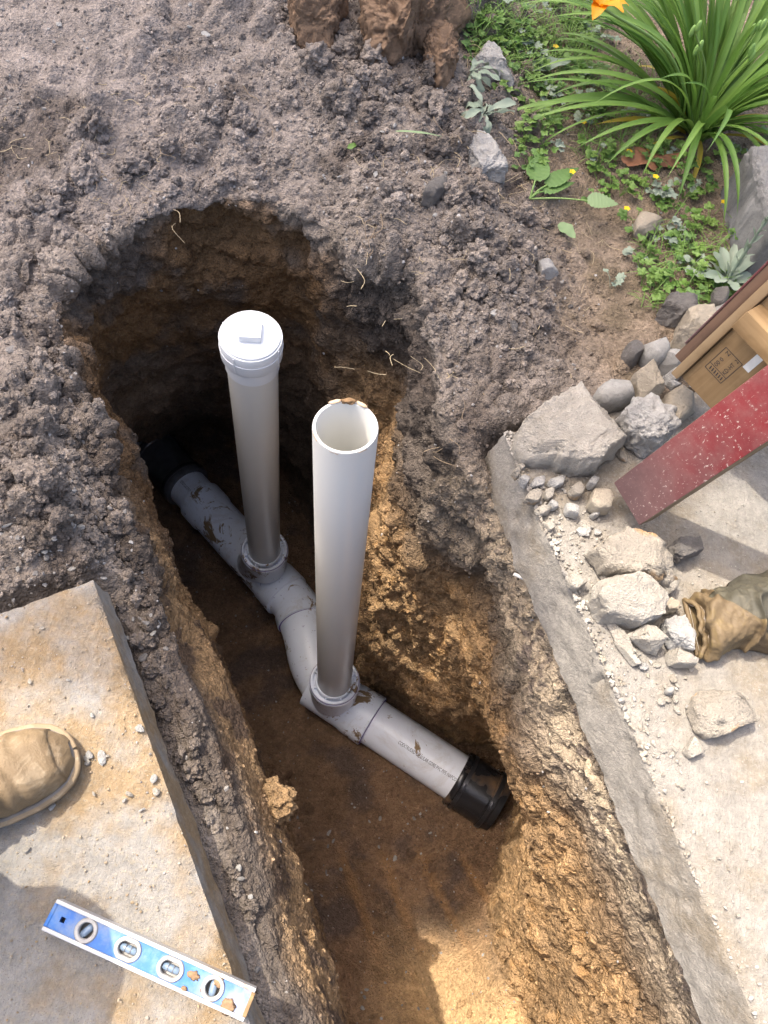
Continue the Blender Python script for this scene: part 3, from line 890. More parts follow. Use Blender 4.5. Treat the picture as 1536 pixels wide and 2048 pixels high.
# ------------------------------------------------------------------ an unseen tree, added with its leaves set to shade the far half
MAT_LEAF_T = make_leaf('tree_leaf', (.035, .075, .018), (.07, .13, .03), .3)
MAT_BARK = make_flat('bark', (.11, .085, .065), .9, .35, 20, .6, .2)
def lit_spot(x, y):
    """the places at ground level that the sun reaches between the leaves"""
    line = (y - .18) - (x + .52) * (.59 / .94)
    wob = .05 * math.sin(x * 9.0) + .03 * math.sin(x * 23 + 1)
    if line < wob - .06: return True
    return False
DARK_ZONE = [(905, 950), (1000, 1050), (1060, 1170), (1125, 1290), (1075, 1390), (1050, 1500), (1000, 1560), (965, 1430), (940, 1320), (905, 1200), (885, 1080)]  # extra leaves are added to shade this part of the right wall
def in_poly(x, y, poly):
    r = False
    for (x0, y0), (x1, y1) in zip(poly, poly[1:] + poly[:1]):
        if (y0 > y) != (y1 > y) and x < (x1 - x0) * (y - y0) / (y1 - y0) + x0: r = not r
    return r
LIT_ZONE = [(785, 890), (860, 900), (890, 1010), (880, 1100), (900, 1180), (925, 1270), (945, 1340), (935, 1430), (1000, 1540), (955, 1500), (880, 1440), (800, 1380), (765, 1280), (785, 1200), (735, 1090), (755, 960)]
def tree_crown():
    r = np.random.default_rng(11)
    lt = []
    while len(lt) < 400:
        x, y = r.uniform(730, 1010), r.uniform(880, 1550)
        if in_poly(x, y, LIT_ZONE):
            q = HP(x, y); k = -q[2] / SUN_TO[2]; lt.append((q[0] + SUN_TO[0] * k, q[1] + SUN_TO[1] * k))
    lt = np.array(lt)
    tgt = []
    while len(tgt) < 16000:
        x, y = r.uniform(-1.5, 1.9), r.uniform(-.4, 2.9)
        if lit_spot(x, y) or ((lt[:, 0] - x) ** 2 + (lt[:, 1] - y) ** 2).min() < .065 ** 2: continue
        dist = (y - .18) - (x + .52) * .6277
        hole = math.sin(x * 5.1 + 1.3 * math.sin(y * 3)) * math.sin(y * 4.3 + x) > .93
        if hole and dist > .35 and r.uniform() < .8: continue
        tgt.append((x, y))
    extra = []
    while len(extra) < 500:
        x, y = r.uniform(880, 1130), r.uniform(940, 1570)
        if in_poly(x, y, DARK_ZONE):
            q = HP(x, y); k = -q[2] / SUN_TO[2]; extra.append((q[0] + SUN_TO[0] * k, q[1] + SUN_TO[1] * k))
    ne = len(extra)
    tgt = np.array(tgt + extra)
    h = r.uniform(6.2, 8.8, len(tgt))
    k = h / SUN_TO[2]
    Cc = np.stack([tgt[:, 0] + SUN_TO[0] * k, tgt[:, 1] + SUN_TO[1] * k, h], 1)
    nrm = r.normal(size=(len(tgt), 3)) + np.array(SUN_TO) * 1.2; nrm /= np.linalg.norm(nrm, axis=1, keepdims=True)
    a = np.cross(nrm, r.normal(size=(len(tgt), 3))); a /= np.linalg.norm(a, axis=1, keepdims=True); b = np.cross(nrm, a)
    sz = r.uniform(.035, .075, len(tgt))[:, None]; sz[-ne:] *= .55
    V = np.stack([Cc - a * sz, Cc - b * sz * .55, Cc + a * sz, Cc + b * sz * .55], 1).reshape(-1, 3)
    return V, np.arange(len(V)).reshape(-1, 4), Cc
tr = empty('added_shade_tree', 'unseen leafy tree added beyond the trench at the upper left to shade it', 'tree')
Vt, Ft, CC = tree_crown()
obj('crown', Vt, Ft, MAT_LEAF_T, tr, False)
tb = np.array([-6.2, 5.4, -.1])
Vb, Fb = tube_mesh(spline([tb, tb + [.1, -.1, 2.2], tb + [.5, -.3, 4.2], tb + [1.0, -.7, 6.2], tb + [1.6, -1.0, 8.2]], 16), np.linspace(.17, .05, 16), 14)
obj('trunk', Vb, Fb, MAT_BARK, tr)
_r = np.random.default_rng(5)
for k in range(9):
    s0 = tb + np.array([.5, -.3, 4.2]) + np.array([.5, -.4, 2.0]) * (.12 * k)
    e = CC[_r.integers(len(CC))]
    Vb, Fb = tube_mesh(spline([s0, lerp(s0, e, .5) + [0, 0, .3], e], 10), np.linspace(.05, .008, 10), 8)
    obj('limb', Vb, Fb, MAT_BARK, tr)

# ------------------------------------------------------------------ stones and rubble
ST_CONC = make_stone('broken_concrete', (.40, .365, .31), (.30, .27, .225), None, .8, 34)
ST_CONC_O = make_stone('stained_concrete', (.36, .32, .262), (.27, .238, .195), (.38, .23, .10), .9, 30)
ST_GREY = make_stone('grey_cobble', (.27, .26, .24), (.20, .19, .17), None, .25, 26)
ST_TAN = make_stone('tan_stone', (.32, .28, .215), (.24, .20, .15), None, .5, 26)
ST_WHITE = make_stone('white_rubble', (.43, .415, .385), (.29, .275, .255), None, .8, 40)
ST_DARK = make_stone('speckled_stone', (.22, .20, .18), (.12, .11, .10), None, 1.0, 60)
ST_BROWN = make_stone('brown_earth_clod', (.25, .165, .105), (.17, .11, .07), None, .8, 24)
ST_SLATE = make_stone('slate_boulder', (.21, .205, .195), (.14, .135, .13), None, .4, 22)
ST_BLUE = make_stone('blue_gravel', (.20, .21, .225), (.13, .135, .15), None, .3, 40)
ST_CHIP_A = make_stone('chip_stone', (.34, .33, .31), (.24, .23, .215), None, .5, 60); ST_CHIP_B = make_stone('dull_chip_stone', (.23, .215, .20), (.15, .14, .13), None, .5, 60)
EARTH = make_crumb('earth_clod', [(.075, .060, .050), (.14, .115, .095), (.18, .155, .135), (.11, .09, .072)])
CHIP = make_crumb('stone_chip', [(.24, .23, .22), (.36, .345, .325), (.28, .255, .225), (.19, .18, .175)], 60, .002)

def poly_radius(poly, c, th):
    """how far the outline reaches from c in each direction"""
    poly = np.asarray(poly) - c; q = np.roll(poly, -1, 0); out = np.zeros(len(th))
    dx, dy = np.cos(th), np.sin(th)
    for p, e in zip(poly, q):
        d = e - p; den = dx * d[1] - dy * d[0]
        den = np.where(np.abs(den) < 1e-9, 1e-9, den)
        t = (p[0] * d[1] - p[1] * d[0]) / den
        u = (p[0] * dy - p[1] * dx) / den
        out = np.maximum(out, np.where((u >= -1e-6) & (u <= 1 + 1e-6) & (t > 0), t, 0))
    return out

def outline_rock(name, pts, h0, H, mat, label, cat, group=None, box_=.35, rough=.06, sub=6, seed=0, tilt=(0, 0), top_rough=1.0, facets=3, rf=9, px=True):
    """a stone whose plan follows an outline lying at level h0 + .55H; H thick; box_ near 0 = upright sides, 1 = a ball"""
    if px: W = np.array([P(x, y, h0 + .55 * H)[:2] for x, y in pts])
    else: W = np.array(pts)
    c = W.mean(0)
    if px and h0 != -.16 and in_slab(c[None])[0] < .5:
        h0 = ground_z(*c) - .22 * H
        W = np.array([P(x, y, h0 + .55 * H)[:2] for x, y in pts]); c = W.mean(0)
    V, F = ico(sub)
    th = np.arctan2(V[:, 1], V[:, 0]); R = poly_radius(W, c, th)
    cp = np.sqrt(np.clip(1 - V[:, 2] ** 2, 0, 1))
    rr = cp ** box_; zz = np.sign(V[:, 2]) * np.abs(V[:, 2]) ** max(box_, .18)
    q = np.stack([np.cos(th) * R * rr, np.sin(th) * R * rr, zz * H * .5], 1)
    size = np.sqrt(R.mean() * H)
    if facets:
        r = np.random.default_rng(seed + 100)
        for _ in range(facets):
            n = r.normal(size=3); n[2] = abs(n[2]) * .8; n /= np.linalg.norm(n)
            d = (q @ n); lim = np.quantile(d, r.uniform(.80, .95)); q -= np.maximum(d - lim, 0)[:, None] * n * .95
    n = unit_rows(q / np.array([R.mean(), R.mean(), H * .5]) ** 1.0)
    s3 = q + seed * 3.1
    k1, k2, _ = worley(s3, 22, seed)
    disp = rough * size * (1.5 * fbm(s3, rf, 5, seed, .65) + 1.3 * fbm(s3, rf * 5, 4, seed + 5, .65) - .6 * np.abs(fbm(s3, rf * .6, 3, seed + 8)) - .5 * np.clip(k1 - .35, 0, 1))
    q = q + n * disp[:, None] * 2.2
    q[:, 2] += tilt[0] * q[:, 0] + tilt[1] * q[:, 1]
    o = obj(name, q, F, mat)
    o.location = (c[0], c[1], h0 + H * .5)
    return tag(o, label, cat, group)
def unit_rows(q): return q / np.maximum(np.linalg.norm(q, axis=1, keepdims=True), 1e-9)
def Z5(pts): return [(940 + x / 2.577, 520 + y / 2.577) for x, y in pts]
def Z7(pts): return [(940 + x / 2.577, 1080 + y / 2.577) for x, y in pts]
def Z2(pts): return [(768 + x / 2, y / 2) for x, y in pts]
def ell(cx, cy, rx, ry, a=0, n=20):
    a = math.radians(a)
    return [(cx + rx * math.cos(t) * math.cos(a) - ry * math.sin(t) * math.sin(a), cy + rx * math.cos(t) * math.sin(a) + ry * math.sin(t) * math.cos(a)) for t in np.linspace(0, 2 * math.pi, n, endpoint=False)]

outline_rock('concrete_chunk', Z5([(240, 930), (260, 850), (350, 790), (480, 720), (600, 675), (700, 680), (750, 760), (775, 830), (815, 920), (770, 970), (700, 1010), (660, 1055), (600, 1065), (480, 1035), (440, 1010), (280, 1005)]), .0, .085, ST_CONC, 'largest pale broken concrete chunk lying on the far corner of the right slab', 'concrete chunk', box_=.22, rough=.05, seed=4, tilt=(.10, .12))
outline_rock('cobble', Z5(ell(752, 692, 120, 64, -12)), -.02, .075, ST_GREY, 'smooth grey oval cobble behind the largest concrete chunk', 'stone', box_=.7, rough=.012, seed=5)
outline_rock('angular_stone', Z5([(825, 620), (925, 545), (985, 580), (1012, 660), (940, 745), (875, 712)]), -.02, .09, ST_TAN, 'tan angular stone between the oval cobble and the wooden frame', 'stone', box_=.35, rough=.03, seed=6, facets=5)
outline_rock('concrete_chunk', Z5([(775, 800), (830, 735), (900, 730), (1000, 790), (1050, 880), (960, 960), (900, 975), (820, 890)]), .0, .09, ST_WHITE, 'rough white concrete chunk wedged between the largest chunk and the red rail', 'concrete chunk', box_=.45, rough=.09, seed=7)
outline_rock('flat_stone', Z5([(985, 790), (1000, 705), (1080, 660), (1165, 685), (1185, 760), (1120, 810), (1050, 862)]), -.02, .065, ST_TAN, 'flat rounded olive-tan stone beside the red rail', 'stone', box_=.5, rough=.02, seed=8)
outline_rock('cobble', Z5(ell(955, 472, 72, 72)), -.03, .075, ST_GREY, 'round grey cobble, upper one of the three cobbles by the tan block', 'stone', box_=.75, rough=.012, seed=9)
outline_rock('cobble', Z5(ell(838, 482, 50, 52, 20)), -.035, .06, ST_DARK, 'small brownish cobble half sunk in soil left of the round grey cobble', 'stone', box_=.75, rough=.012, seed=10)
outline_rock('cobble', Z5(ell(1040, 528, 68, 44, 15)), -.03, .07, ST_GREY, 'pale grey cobble touching the tip of the wooden frame', 'stone', box_=.75, rough=.012, seed=11)
outline_rock('stone_chip', Z5([(978, 592), (1100, 540), (1105, 585), (1060, 625), (1020, 640)]), -.02, .05, ST_WHITE, 'bluish white broken stone under the tip of the wooden frame', 'stone', box_=.3, rough=.04, seed=12, facets=4)
outline_rock('stone_chip', Z5([(1018, 632), (1060, 618), (1092, 648), (1045, 664)]), .02, .02, ST_WHITE, 'small white chip on top of the bluish white stone', 'stone', box_=.3, rough=.03, seed=13, sub=4, facets=3)
outline_rock('stone_block', Z5([(1050, 400), (1090, 385), (1092, 298), (1250, 288), (1310, 330), (1200, 460), (1130, 500), (1052, 470)]), -.04, .11, ST_TAN, 'large square tan stone block against the brown board of the wooden frame', 'stone', box_=.28, rough=.03, seed=14)
outline_rock('speckled_stone', Z5([(968, 265), (1010, 205), (1080, 195), (1152, 212), (1160, 285), (1080, 325), (1000, 320)]), -.03, .07, ST_DARK, 'dark speckled rough stone behind the square tan block', 'stone', box_=.45, rough=.07, seed=15)
outline_rock('cobble', Z5(ell(1283, 195, 40, 55)), -.02, .06, ST_DARK, 'rounded brown-grey stone at the foot of the silvery rosette plant', 'stone', box_=.7, rough=.015, seed=16)
outline_rock('cobble', Z5(ell(1305, 268, 50, 36, 10)), -.02, .06, ST_GREY, 'grey stone between the silvery plant and the square tan block', 'stone', box_=.7, rough=.015, seed=17)
# on the right slab
outline_rock('concrete_chunk', Z7([(585, 15), (650, 100), (690, 155), (830, 190), (900, 180), (960, 215), (1030, 235), (1075, 205), (1045, 110), (1000, 45), (930, -15), (840, -50), (700, -70), (610, -30)]), .004, .055, ST_CONC_O, 'broad orange-stained concrete piece lying below the end of the red rail', 'concrete chunk', box_=.2, rough=.06, seed=18)
outline_rock('concrete_chunk', Z7([(635, 300), (655, 215), (700, 160), (780, 165), (900, 215), (985, 285), (1000, 320), (990, 400), (930, 435), (850, 420), (700, 385)]), .004, .075, ST_CONC, 'wedge-shaped concrete piece with a smooth grey face turned to the viewer', 'concrete chunk', box_=.25, rough=.04, seed=19, tilt=(.0, .45))
outline_rock('concrete_chunk', Z7([(800, 470), (860, 445), (940, 455), (1030, 540), (1000, 585), (940, 570)]), .004, .045, ST_CONC, 'flat pale concrete piece just in front of the wedge-shaped one', 'concrete chunk', box_=.25, rough=.03, seed=20, facets=4)
outline_rock('concrete_chunk', Z7([(990, 420), (1040, 390), (1100, 385), (1175, 540), (1150, 570), (1080, 560), (1000, 480)]), .004, .05, ST_WHITE, 'rough light grey rubble piece touching the cuff of the leather glove', 'concrete chunk', box_=.4, rough=.09, seed=21)
outline_rock('concrete_chunk', Z7([(1010, 575), (1040, 558), (1120, 590), (1172, 622), (1160, 650), (1080, 650), (1020, 635)]), .003, .035, ST_CONC, 'narrow pale concrete piece below the leather glove', 'concrete chunk', box_=.3, rough=.05, seed=22, facets=3)
outline_rock('concrete_chunk', Z7([(700, 405), (790, 470), (880, 620), (885, 640), (840, 650), (760, 540)]), .003, .016, ST_CONC, 'thin flat concrete sliver lying along the saw cut of the right slab', 'concrete chunk', box_=.2, rough=.05, seed=23)
outline_rock('concrete_chunk', Z7([(1132, 855), (1160, 800), (1205, 768), (1400, 785), (1440, 800), (1478, 880), (1478, 935), (1240, 1018), (1180, 980)]), .003, .035, ST_CONC_O, 'square-edged gravelly concrete piece alone in the middle of the right slab', 'concrete chunk', box_=.16, rough=.06, seed=24)
outline_rock('concrete_chunk', Z7([(1085, 1140), (1120, 1060), (1150, 1010), (1205, 1090), (1140, 1125)]), .002, .018, ST_CONC, 'small triangular pale piece below the square-edged gravelly one', 'concrete chunk', box_=.3, rough=.04, seed=25, sub=4)
outline_rock('concrete_chunk', Z7([(1032, 25), (1060, 0), (1180, -15), (1192, 60), (1150, 85), (1085, 110), (1040, 80)]), .003, .045, ST_DARK, 'rough grey rubble lump in the shade of the red rail', 'concrete chunk', box_=.45, rough=.09, seed=26)
outline_rock('stone_chip', Z7([(985, 250), (1030, 215), (1075, 210), (1060, 250), (1000, 300)]), .003, .03, ST_CONC, 'crumbly chip between the stained piece and the wedge-shaped piece', 'concrete chunk', box_=.5, rough=.12, seed=27, sub=4)
outline_rock('stone_chip', Z7([(985, 340), (1030, 300), (1078, 330), (1065, 380), (1010, 385)]), .003, .03, ST_TAN, 'crumbly tan chip at the tip of the wedge-shaped concrete piece', 'concrete chunk', box_=.5, rough=.12, seed=28, sub=4)
outline_rock('pebble', Z7(ell(1030, 778, 24, 20)), .001, .02, ST_GREY, 'single round grey pebble above the square-edged gravelly piece', 'pebble', box_=.7, rough=.02, seed=29, sub=3)
outline_rock('stone_chip', Z7([(500, 195), (540, 170), (590, 190), (600, 225), (545, 262), (515, 240)]), .003, .03, ST_CONC, 'rounded cream chunk on the edge of the slab by the stained piece', 'concrete chunk', box_=.45, rough=.06, seed=30, sub=4)
outline_rock('stone_chip', Z5([(605, 1260), (650, 1160), (700, 1140), (730, 1230), (720, 1290), (650, 1300)]), .002, .04, ST_TAN, 'tan triangular stone at the end of the red rail', 'stone', box_=.35, rough=.05, seed=31, sub=4, facets=3)
# chips on the slab's broken edge
for k, pts in enumerate(([(300, 1150), (350, 1105), (390, 1120), (380, 1160), (320, 1172)], [(390, 1150), (430, 1115), (490, 1110), (480, 1160), (430, 1178)], [(275, 1240), (310, 1190), (365, 1190), (375, 1230), (340, 1250)],
        [(375, 1220), (390, 1180), (435, 1180), (430, 1220), (400, 1240)], [(395, 1260), (420, 1235), (470, 1240), (450, 1280), (415, 1285)], [(480, 1280), (500, 1245), (560, 1280), (555, 1325), (505, 1310)],
        [(310, 1290), (380, 1265), (420, 1280), (410, 1310), (350, 1310)], [(600, 1150), (630, 1115), (665, 1130), (640, 1175), (610, 1180)], [(215, 1090), (245, 1075), (260, 1110), (240, 1125)],
        [(240, 1050), (280, 1040), (290, 1075), (260, 1085)], [(250, 1130), (300, 1090), (310, 1130), (280, 1180)], [(500, 1180), (560, 1150), (595, 1190), (560, 1225), (520, 1215)], [(380, 1350), (415, 1330), (440, 1380), (410, 1400)], [(620, 1310), (650, 1290), (675, 1315), (640, 1330)])):
    outline_rock('concrete_chip', Z5(pts), .002, .016 + .006 * (k % 3), (ST_CONC, ST_WHITE, ST_CONC_O)[k % 3 if k % 5 else 1], 'pale angular chip lying on the far end of the right slab near its cut edge', 'concrete chip', 'pale chips at the far end of the right slab', box_=.35, rough=.05, seed=40 + k, sub=3, facets=4)
# garden and bank
def gp(h=.0): return h
outline_rock('pale_rock', Z2([(358, 205), (395, 185), (430, 195), (480, 232), (532, 310), (520, 330), (470, 295), (400, 300), (362, 270)]), -.01, .06, ST_WHITE, 'pale grey rock at the edge of the garden above the silvery wilted plant', 'rock', box_=.5, rough=.06, seed=60)
outline_rock('pale_rock', Z2([(318, 580), (370, 555), (432, 550), (470, 610), (500, 650), (490, 705), (420, 700), (375, 718), (322, 655)]), .0, .07, ST_WHITE, 'white crumbly rock on the clod ridge beside the broad-leaved weed', 'rock', box_=.45, rough=.09, seed=61)
outline_rock('stone', Z2([(998, 895), (1020, 858), (1060, 855), (1112, 890), (1095, 920), (1045, 938), (1005, 928)]), -.015, .05, ST_TAN, 'single smooth pinkish stone on the bare garden soil', 'stone', box_=.65, rough=.02, seed=62)
outline_rock('boulder', Z2([(1395, 685), (1440, 650), (1540, 605), (1680, 640), (1680, 1000), (1540, 1045), (1488, 1030), (1440, 900)]), -.06, .18, ST_SLATE, 'large flat-topped grey boulder at the right edge of the garden', 'boulder', box_=.2, rough=.03, seed=63, tilt=(-.08, .0))
outline_rock('pale_rock', Z2([(612, 1060), (650, 1045), (712, 1078), (690, 1098), (625, 1102)]), .0, .035, ST_WHITE, 'white flat stone on the slope between the ridge and the bare garden soil', 'rock', box_=.4, rough=.06, seed=64, sub=4, facets=3)
outline_rock('pale_rock', Z2([(150, 790), (190, 740), (255, 715), (245, 770), (200, 800)]), .03, .05, ST_DARK, 'grey lumpy stone on top of the clod ridge', 'rock', box_=.5, rough=.09, seed=65, sub=4)
outline_rock('earth_clod', [(585, -30), (580, 30), (600, 75), (640, 68), (665, 60), (695, 10), (700, -30)], .05, .12, ST_BROWN, 'smooth brown earth clod at the top edge, left of the biggest clod', 'earth clod', box_=.5, rough=.09, seed=66)
outline_rock('earth_clod', [(728, -40), (732, 50), (760, 98), (805, 92), (835, 60), (880, 62), (932, 40), (935, -40)], .04, .17, ST_BROWN, 'biggest brown cracked earth clod at the top edge of the picture', 'earth clod', box_=.5, rough=.10, seed=67)
outline_rock('earth_clod', [(845, 80), (880, 62), (922, 62), (918, 130), (880, 165), (855, 130)], .03, .10, ST_BROWN, 'crumbling brown clod with a leaf on it, below the biggest clod', 'earth clod', box_=.5, rough=.11, seed=68)
outline_rock('brick_fragment', [(284, 475), (285, 440), (300, 425), (312, 440), (308, 465), (295, 480)], -.16, .05, make_flat('brick_red', (.30, .10, .05), .9, .25, 60, .5), 'small reddish brick fragment stuck in the far end of the trench under its lip', 'brick fragment', box_=.4, rough=.06, seed=69, sub=4)
# stones under the right slab, seen below its cut edge
_r = np.random.default_rng(33)
for k, (x, y) in enumerate([(1312, 1640), (1322, 1668), (1330, 1692), (1342, 1705), (1352, 1735), (1358, 1760), (1368, 1788), (1378, 1800), (1382, 1830), (1392, 1850), (1402, 1872), (1418, 1885), (1424, 1915), (1440, 1935), (1450, 1962), (1300, 1610), (1290, 1585), (1462, 1990), (1475, 2015), (1486, 2040)]):
    p = P(x - 6, y + 2, -.15)
    V, F = facet_rock(_r, 3, _r.uniform(.010, .019, 3) * np.array([1, 1, .9]), 9, 16, .03, 2, k)
    o = obj('base_stone', V @ rot_rand(_r).T, F, ST_BLUE); o.location = p + R3 if False else p
    tag(o, 'blue-grey stone in the gravel layer right under the cut edge of the right slab', 'stone', 'gravel stones under the right slab')
for k, (x, y) in enumerate([(1345, 1720), (1275, 1655), (1285, 1690), (1310, 1745), (1250, 1600), (1240, 1560), (1335, 1790), (1395, 1915), (1410, 1958)]):
    p = P(x, y, -.19)
    V, F = facet_rock(_r, 3, _r.uniform(.014, .024, 3), 9, 16, .04, 2, 50 + k)
    o = obj('base_stone', V @ rot_rand(_r).T, F, ST_CONC); o.location = p
    tag(o, 'pale stone in the sunlit earth below the gravel layer of the right slab', 'stone', 'pale stones below the right slab')

# ------------------------------------------------------------------ clods, crumbs and chips over the dirt
def scatter_points(n, weight, r):
    tri = TER_F[:, :3]
    w_ = weight[TER_F].mean(1)
    a, b, c = TER_V[TER_F[:, 0]], TER_V[TER_F[:, 1]], TER_V[TER_F[:, 2]]
    area = np.linalg.norm(np.cross(b - a, c - a), axis=1)
    pr = np.cumsum(w_ * area); pr /= pr[-1]
    f = np.searchsorted(pr, r.uniform(size=n))
    u, v = r.uniform(size=n), r.uniform(size=n)
    d_ = TER_V[TER_F[f, 3]]
    p = (a[f] * (1 - u)[:, None] + b[f] * u[:, None]) * (1 - v)[:, None] + (d_ * (1 - u)[:, None] + c[f] * u[:, None]) * v[:, None]
    return p, TER_N[TER_F[f, 0]], f
def batch(name, mats, pts, nrm, sizes, protos, r, sink=.25, kind='stuff', cols=None):
    """many small pieces as one object"""
    Vs, Fs, Cs, off = [], [], [], 0
    ks = r.integers(0, len(protos), len(pts))
    Q = r.normal(size=(len(pts), 4)); Q /= np.linalg.norm(Q, axis=1, keepdims=True)
    for k, (Vp, Fp) in enumerate(protos):
        m = np.where(ks == k)[0]
        if not len(m): continue
        w_, x, y, z = Q[m].T
        Rm = np.stack([np.stack([1-2*(y*y+z*z), 2*(x*y-z*w_), 2*(x*z+y*w_)], -1), np.stack([2*(x*y+z*w_), 1-2*(x*x+z*z), 2*(y*z-x*w_)], -1), np.stack([2*(x*z-y*w_), 2*(y*z+x*w_), 1-2*(x*x+y*y)], -1)], 1)
        W = np.einsum('nij,vj->nvi', Rm, Vp) * sizes[m][:, None, None] + (pts[m] + nrm[m] * (sizes[m] * sink)[:, None])[:, None]
        Vs.append(W.reshape(-1, 3)); Fs.append((Fp[None] + (np.arange(len(m)) * len(Vp))[:, None, None] + off).reshape(-1, Fp.shape[1])); off += W.shape[0] * W.shape[1]
        if cols is not None: Cs.append(np.repeat(cols[m], len(Vp), 0))
    o = obj(name, np.concatenate(Vs), np.concatenate(Fs), mats, None, True)
    if cols is not None: set_col(o.data, np.concatenate(Cs))
    o.data.set_sharp_from_angle(angle=math.radians(40))
    return tag(o, kind=kind)
_r = np.random.default_rng(77)
near3 = (np.linalg.norm(TER_V[:, :2] - np.array([.1, .9]), axis=1) < 2.0).astype(float)
PRO_CLOD = [clod(np.random.default_rng(k), 3, .42, 1.7, k) for k in range(10)]
PRO_CRUMB = [clod(np.random.default_rng(30 + k), 1, .3, 1.9, k + 30) for k in range(10)]
PRO_CHIP = [facet_rock(np.random.default_rng(60 + k), 1, np.random.default_rng(60 + k).uniform(.55, 1.1, 3), 7, 40, .05, 2.5, k, .4) for k in range(12)]
cl_patch = sstep(-.15, .3, fbm(TER_V, 4, 3, 301)); lipzone = np.exp(-((TER_STAGE - lip - 1.0) / 1.3) ** 2)
smooth_ = gauss(TER_V[:, :2], P(150, 120, .1), .4)
def dens(zone): return zone * near3 * (1 - TER_SLAB)
wC = dens(TER_OUT * (1 - .9 * TER_GARDEN) * (.15 + cl_patch) * (1 - .8 * smooth_) * (.35 + lipzone) + .0)
wC *= 1 - .85 * np.clip((1 - sstep(.24, .30, uidx)) * np.exp(-((TER_STAGE - lip - .2) / 1.2) ** 2), 0, 1)
wC += near3 * .9 * (gauss(TER_V[:, :2], P(700, 190, .1), .16) + gauss(TER_V[:, :2], P(960, 400, .05), .10) + gauss(TER_V[:, :2], P(1040, 600, .02), .10) + .8 * gauss(TER_V[:, :2], P(90, 1080, -.02), .14)) * TER_OUT * (1 - TER_SLAB)
def tone(f, r): return np.clip(TER_COL[TER_F[f, 0]] * r.uniform(.72, 1.38, len(f))[:, None] + .012, .02, .6)
p, n, f = scatter_points(3000, wC, _r); s = .004 + .011 * _r.power(.42, len(p)) ** 1.0 * _r.uniform(.3, 1, len(p))
batch('earth_clods', MAT_SOIL, p, n, s, PRO_CLOD, _r, .15, cols=tone(f, _r))
wS = dens(TER_OUT * (.45 + .9 * cl_patch) * (1 - .5 * TER_GARDEN)) + near3 * (.55 * TER_FLOOR + .18 * TER_WALL * TER_LEFT + .40 * TER_WALL * TER_RIGHT + .15 * TER_WALL)
p, n, f = scatter_points(52000, wS, _r); s = .0013 + .0042 * _r.power(.55, len(p))
batch('earth_crumbs', MAT_SOIL, p, n, s, PRO_CRUMB, _r, .2, cols=tone(f, _r))
wG = dens(TER_OUT * (.2 + .8 * cl_patch) * (1 - .5 * TER_GARDEN)) + near3 * (.40 * TER_FLOOR + .05 * TER_WALL * (TER_V[:, 2] > -.6))
wG += near3 * 1.6 * gauss(TER_V[:, :2], P(110, 1090, -.02), .11) * TER_OUT * (1 - TER_SLAB)
p, n, f = scatter_points(4200, wG, _r); s = .0014 + .0050 * _r.power(.5, len(p))
batch('gravel', CHIP, p, n, s, PRO_CHIP, _r, .25)
# grit over the slabs
def slab_grit(c, d, o, n, r, ld, lo, edge):
    t = r.uniform(0, 1, n) ** edge * lo; s_ = r.uniform(0, ld, n)
    return np.stack([c[0] + d[0] * s_ + o[0] * t, c[1] + d[1] * s_ + o[1] * t, np.full(n, .0008)], 1), t
p, t = slab_grit(SLAB_R_C, SLAB_R_D, SLAB_R_O, 5200, _r, 1.0, .5, 3.2)
keep = _r.uniform(size=len(p)) < np.exp(-np.maximum(0, (p[:, :2] - SLAB_R_C) @ SLAB_R_D - .25) / .22) + .10
p = p[keep]; s = .0010 + .0062 * _r.power(.36, len(p)) * np.exp(-t[keep] * 4)
batch('concrete_grit', CHIP if False else make_crumb('concrete_crumb', [(.29, .265, .23), (.34, .315, .275), (.25, .215, .165), (.23, .215, .195)], 60, .002), p, np.tile([0, 0, 1.0], (len(p), 1)), s, PRO_CHIP, _r, .3)
p, t = slab_grit(SLAB_L_C, SLAB_L_D, SLAB_L_O, 2600, _r, 1.0, .6, 1.5)
s = .0007 + .0026 * _r.power(.3, len(p))
batch('dust_grit', make_crumb('tan_crumb', [(.28, .205, .12), (.33, .29, .235), (.24, .165, .085), (.30, .28, .26)], 60, .002), p, np.tile([0, 0, 1.0], (len(p), 1)), s, PRO_CHIP, _r, .3)

# stone chips large enough to pick out, each by itself
def chips(spots, h, label, group, mat, lo, hi, name='stone_chip', cat='stone chip', seed=0):
    r = np.random.default_rng(seed)
    for k, (x, y) in enumerate(spots):
        p = P(x, y, h) if h == .002 else HP(x, y)
        sz = lerp(lo, hi, r.uniform() ** 2.2) * .85
        V, F = facet_rock(r, 2, sz * r.uniform(.55, 1.25, 3) * np.array([1.25, .9, .55]), 7, 60, .05, 2.5, k, .38)
        p = p + np.array([r.normal() * .006, r.normal() * .006, 0]); a = r.uniform(0, 6.28); ca, sa = math.cos(a), math.sin(a)
        V = V @ np.array([[ca, -sa, 0], [sa, ca, 0], [0, 0, 1]]).T
        o = obj(name, V, F, mat[k % len(mat)], None, True); o.data.set_sharp_from_angle(angle=math.radians(18))
        o.location = p + np.array([0, 0, hi * .25]); tag(o, label, cat, group)
chips([(22, 1052), (60, 1065), (75, 1088), (110, 1072), (140, 1030), (180, 1040), (165, 1060), (150, 1140), (95, 1125), (45, 1110), (32, 1145), (60, 1150), (210, 1160), (240, 1110), (12, 700), (8, 770), (18, 840), (205, 1000), (130, 990), (70, 1030), (30, 1085), (100, 1095)], None, 'light grey stone chip in the gravelly dirt just beyond the left slab', 'stone chips in the dirt beyond the left slab', [ST_CHIP_A, ST_GREY, ST_CHIP_B], .006, .012, seed=1)
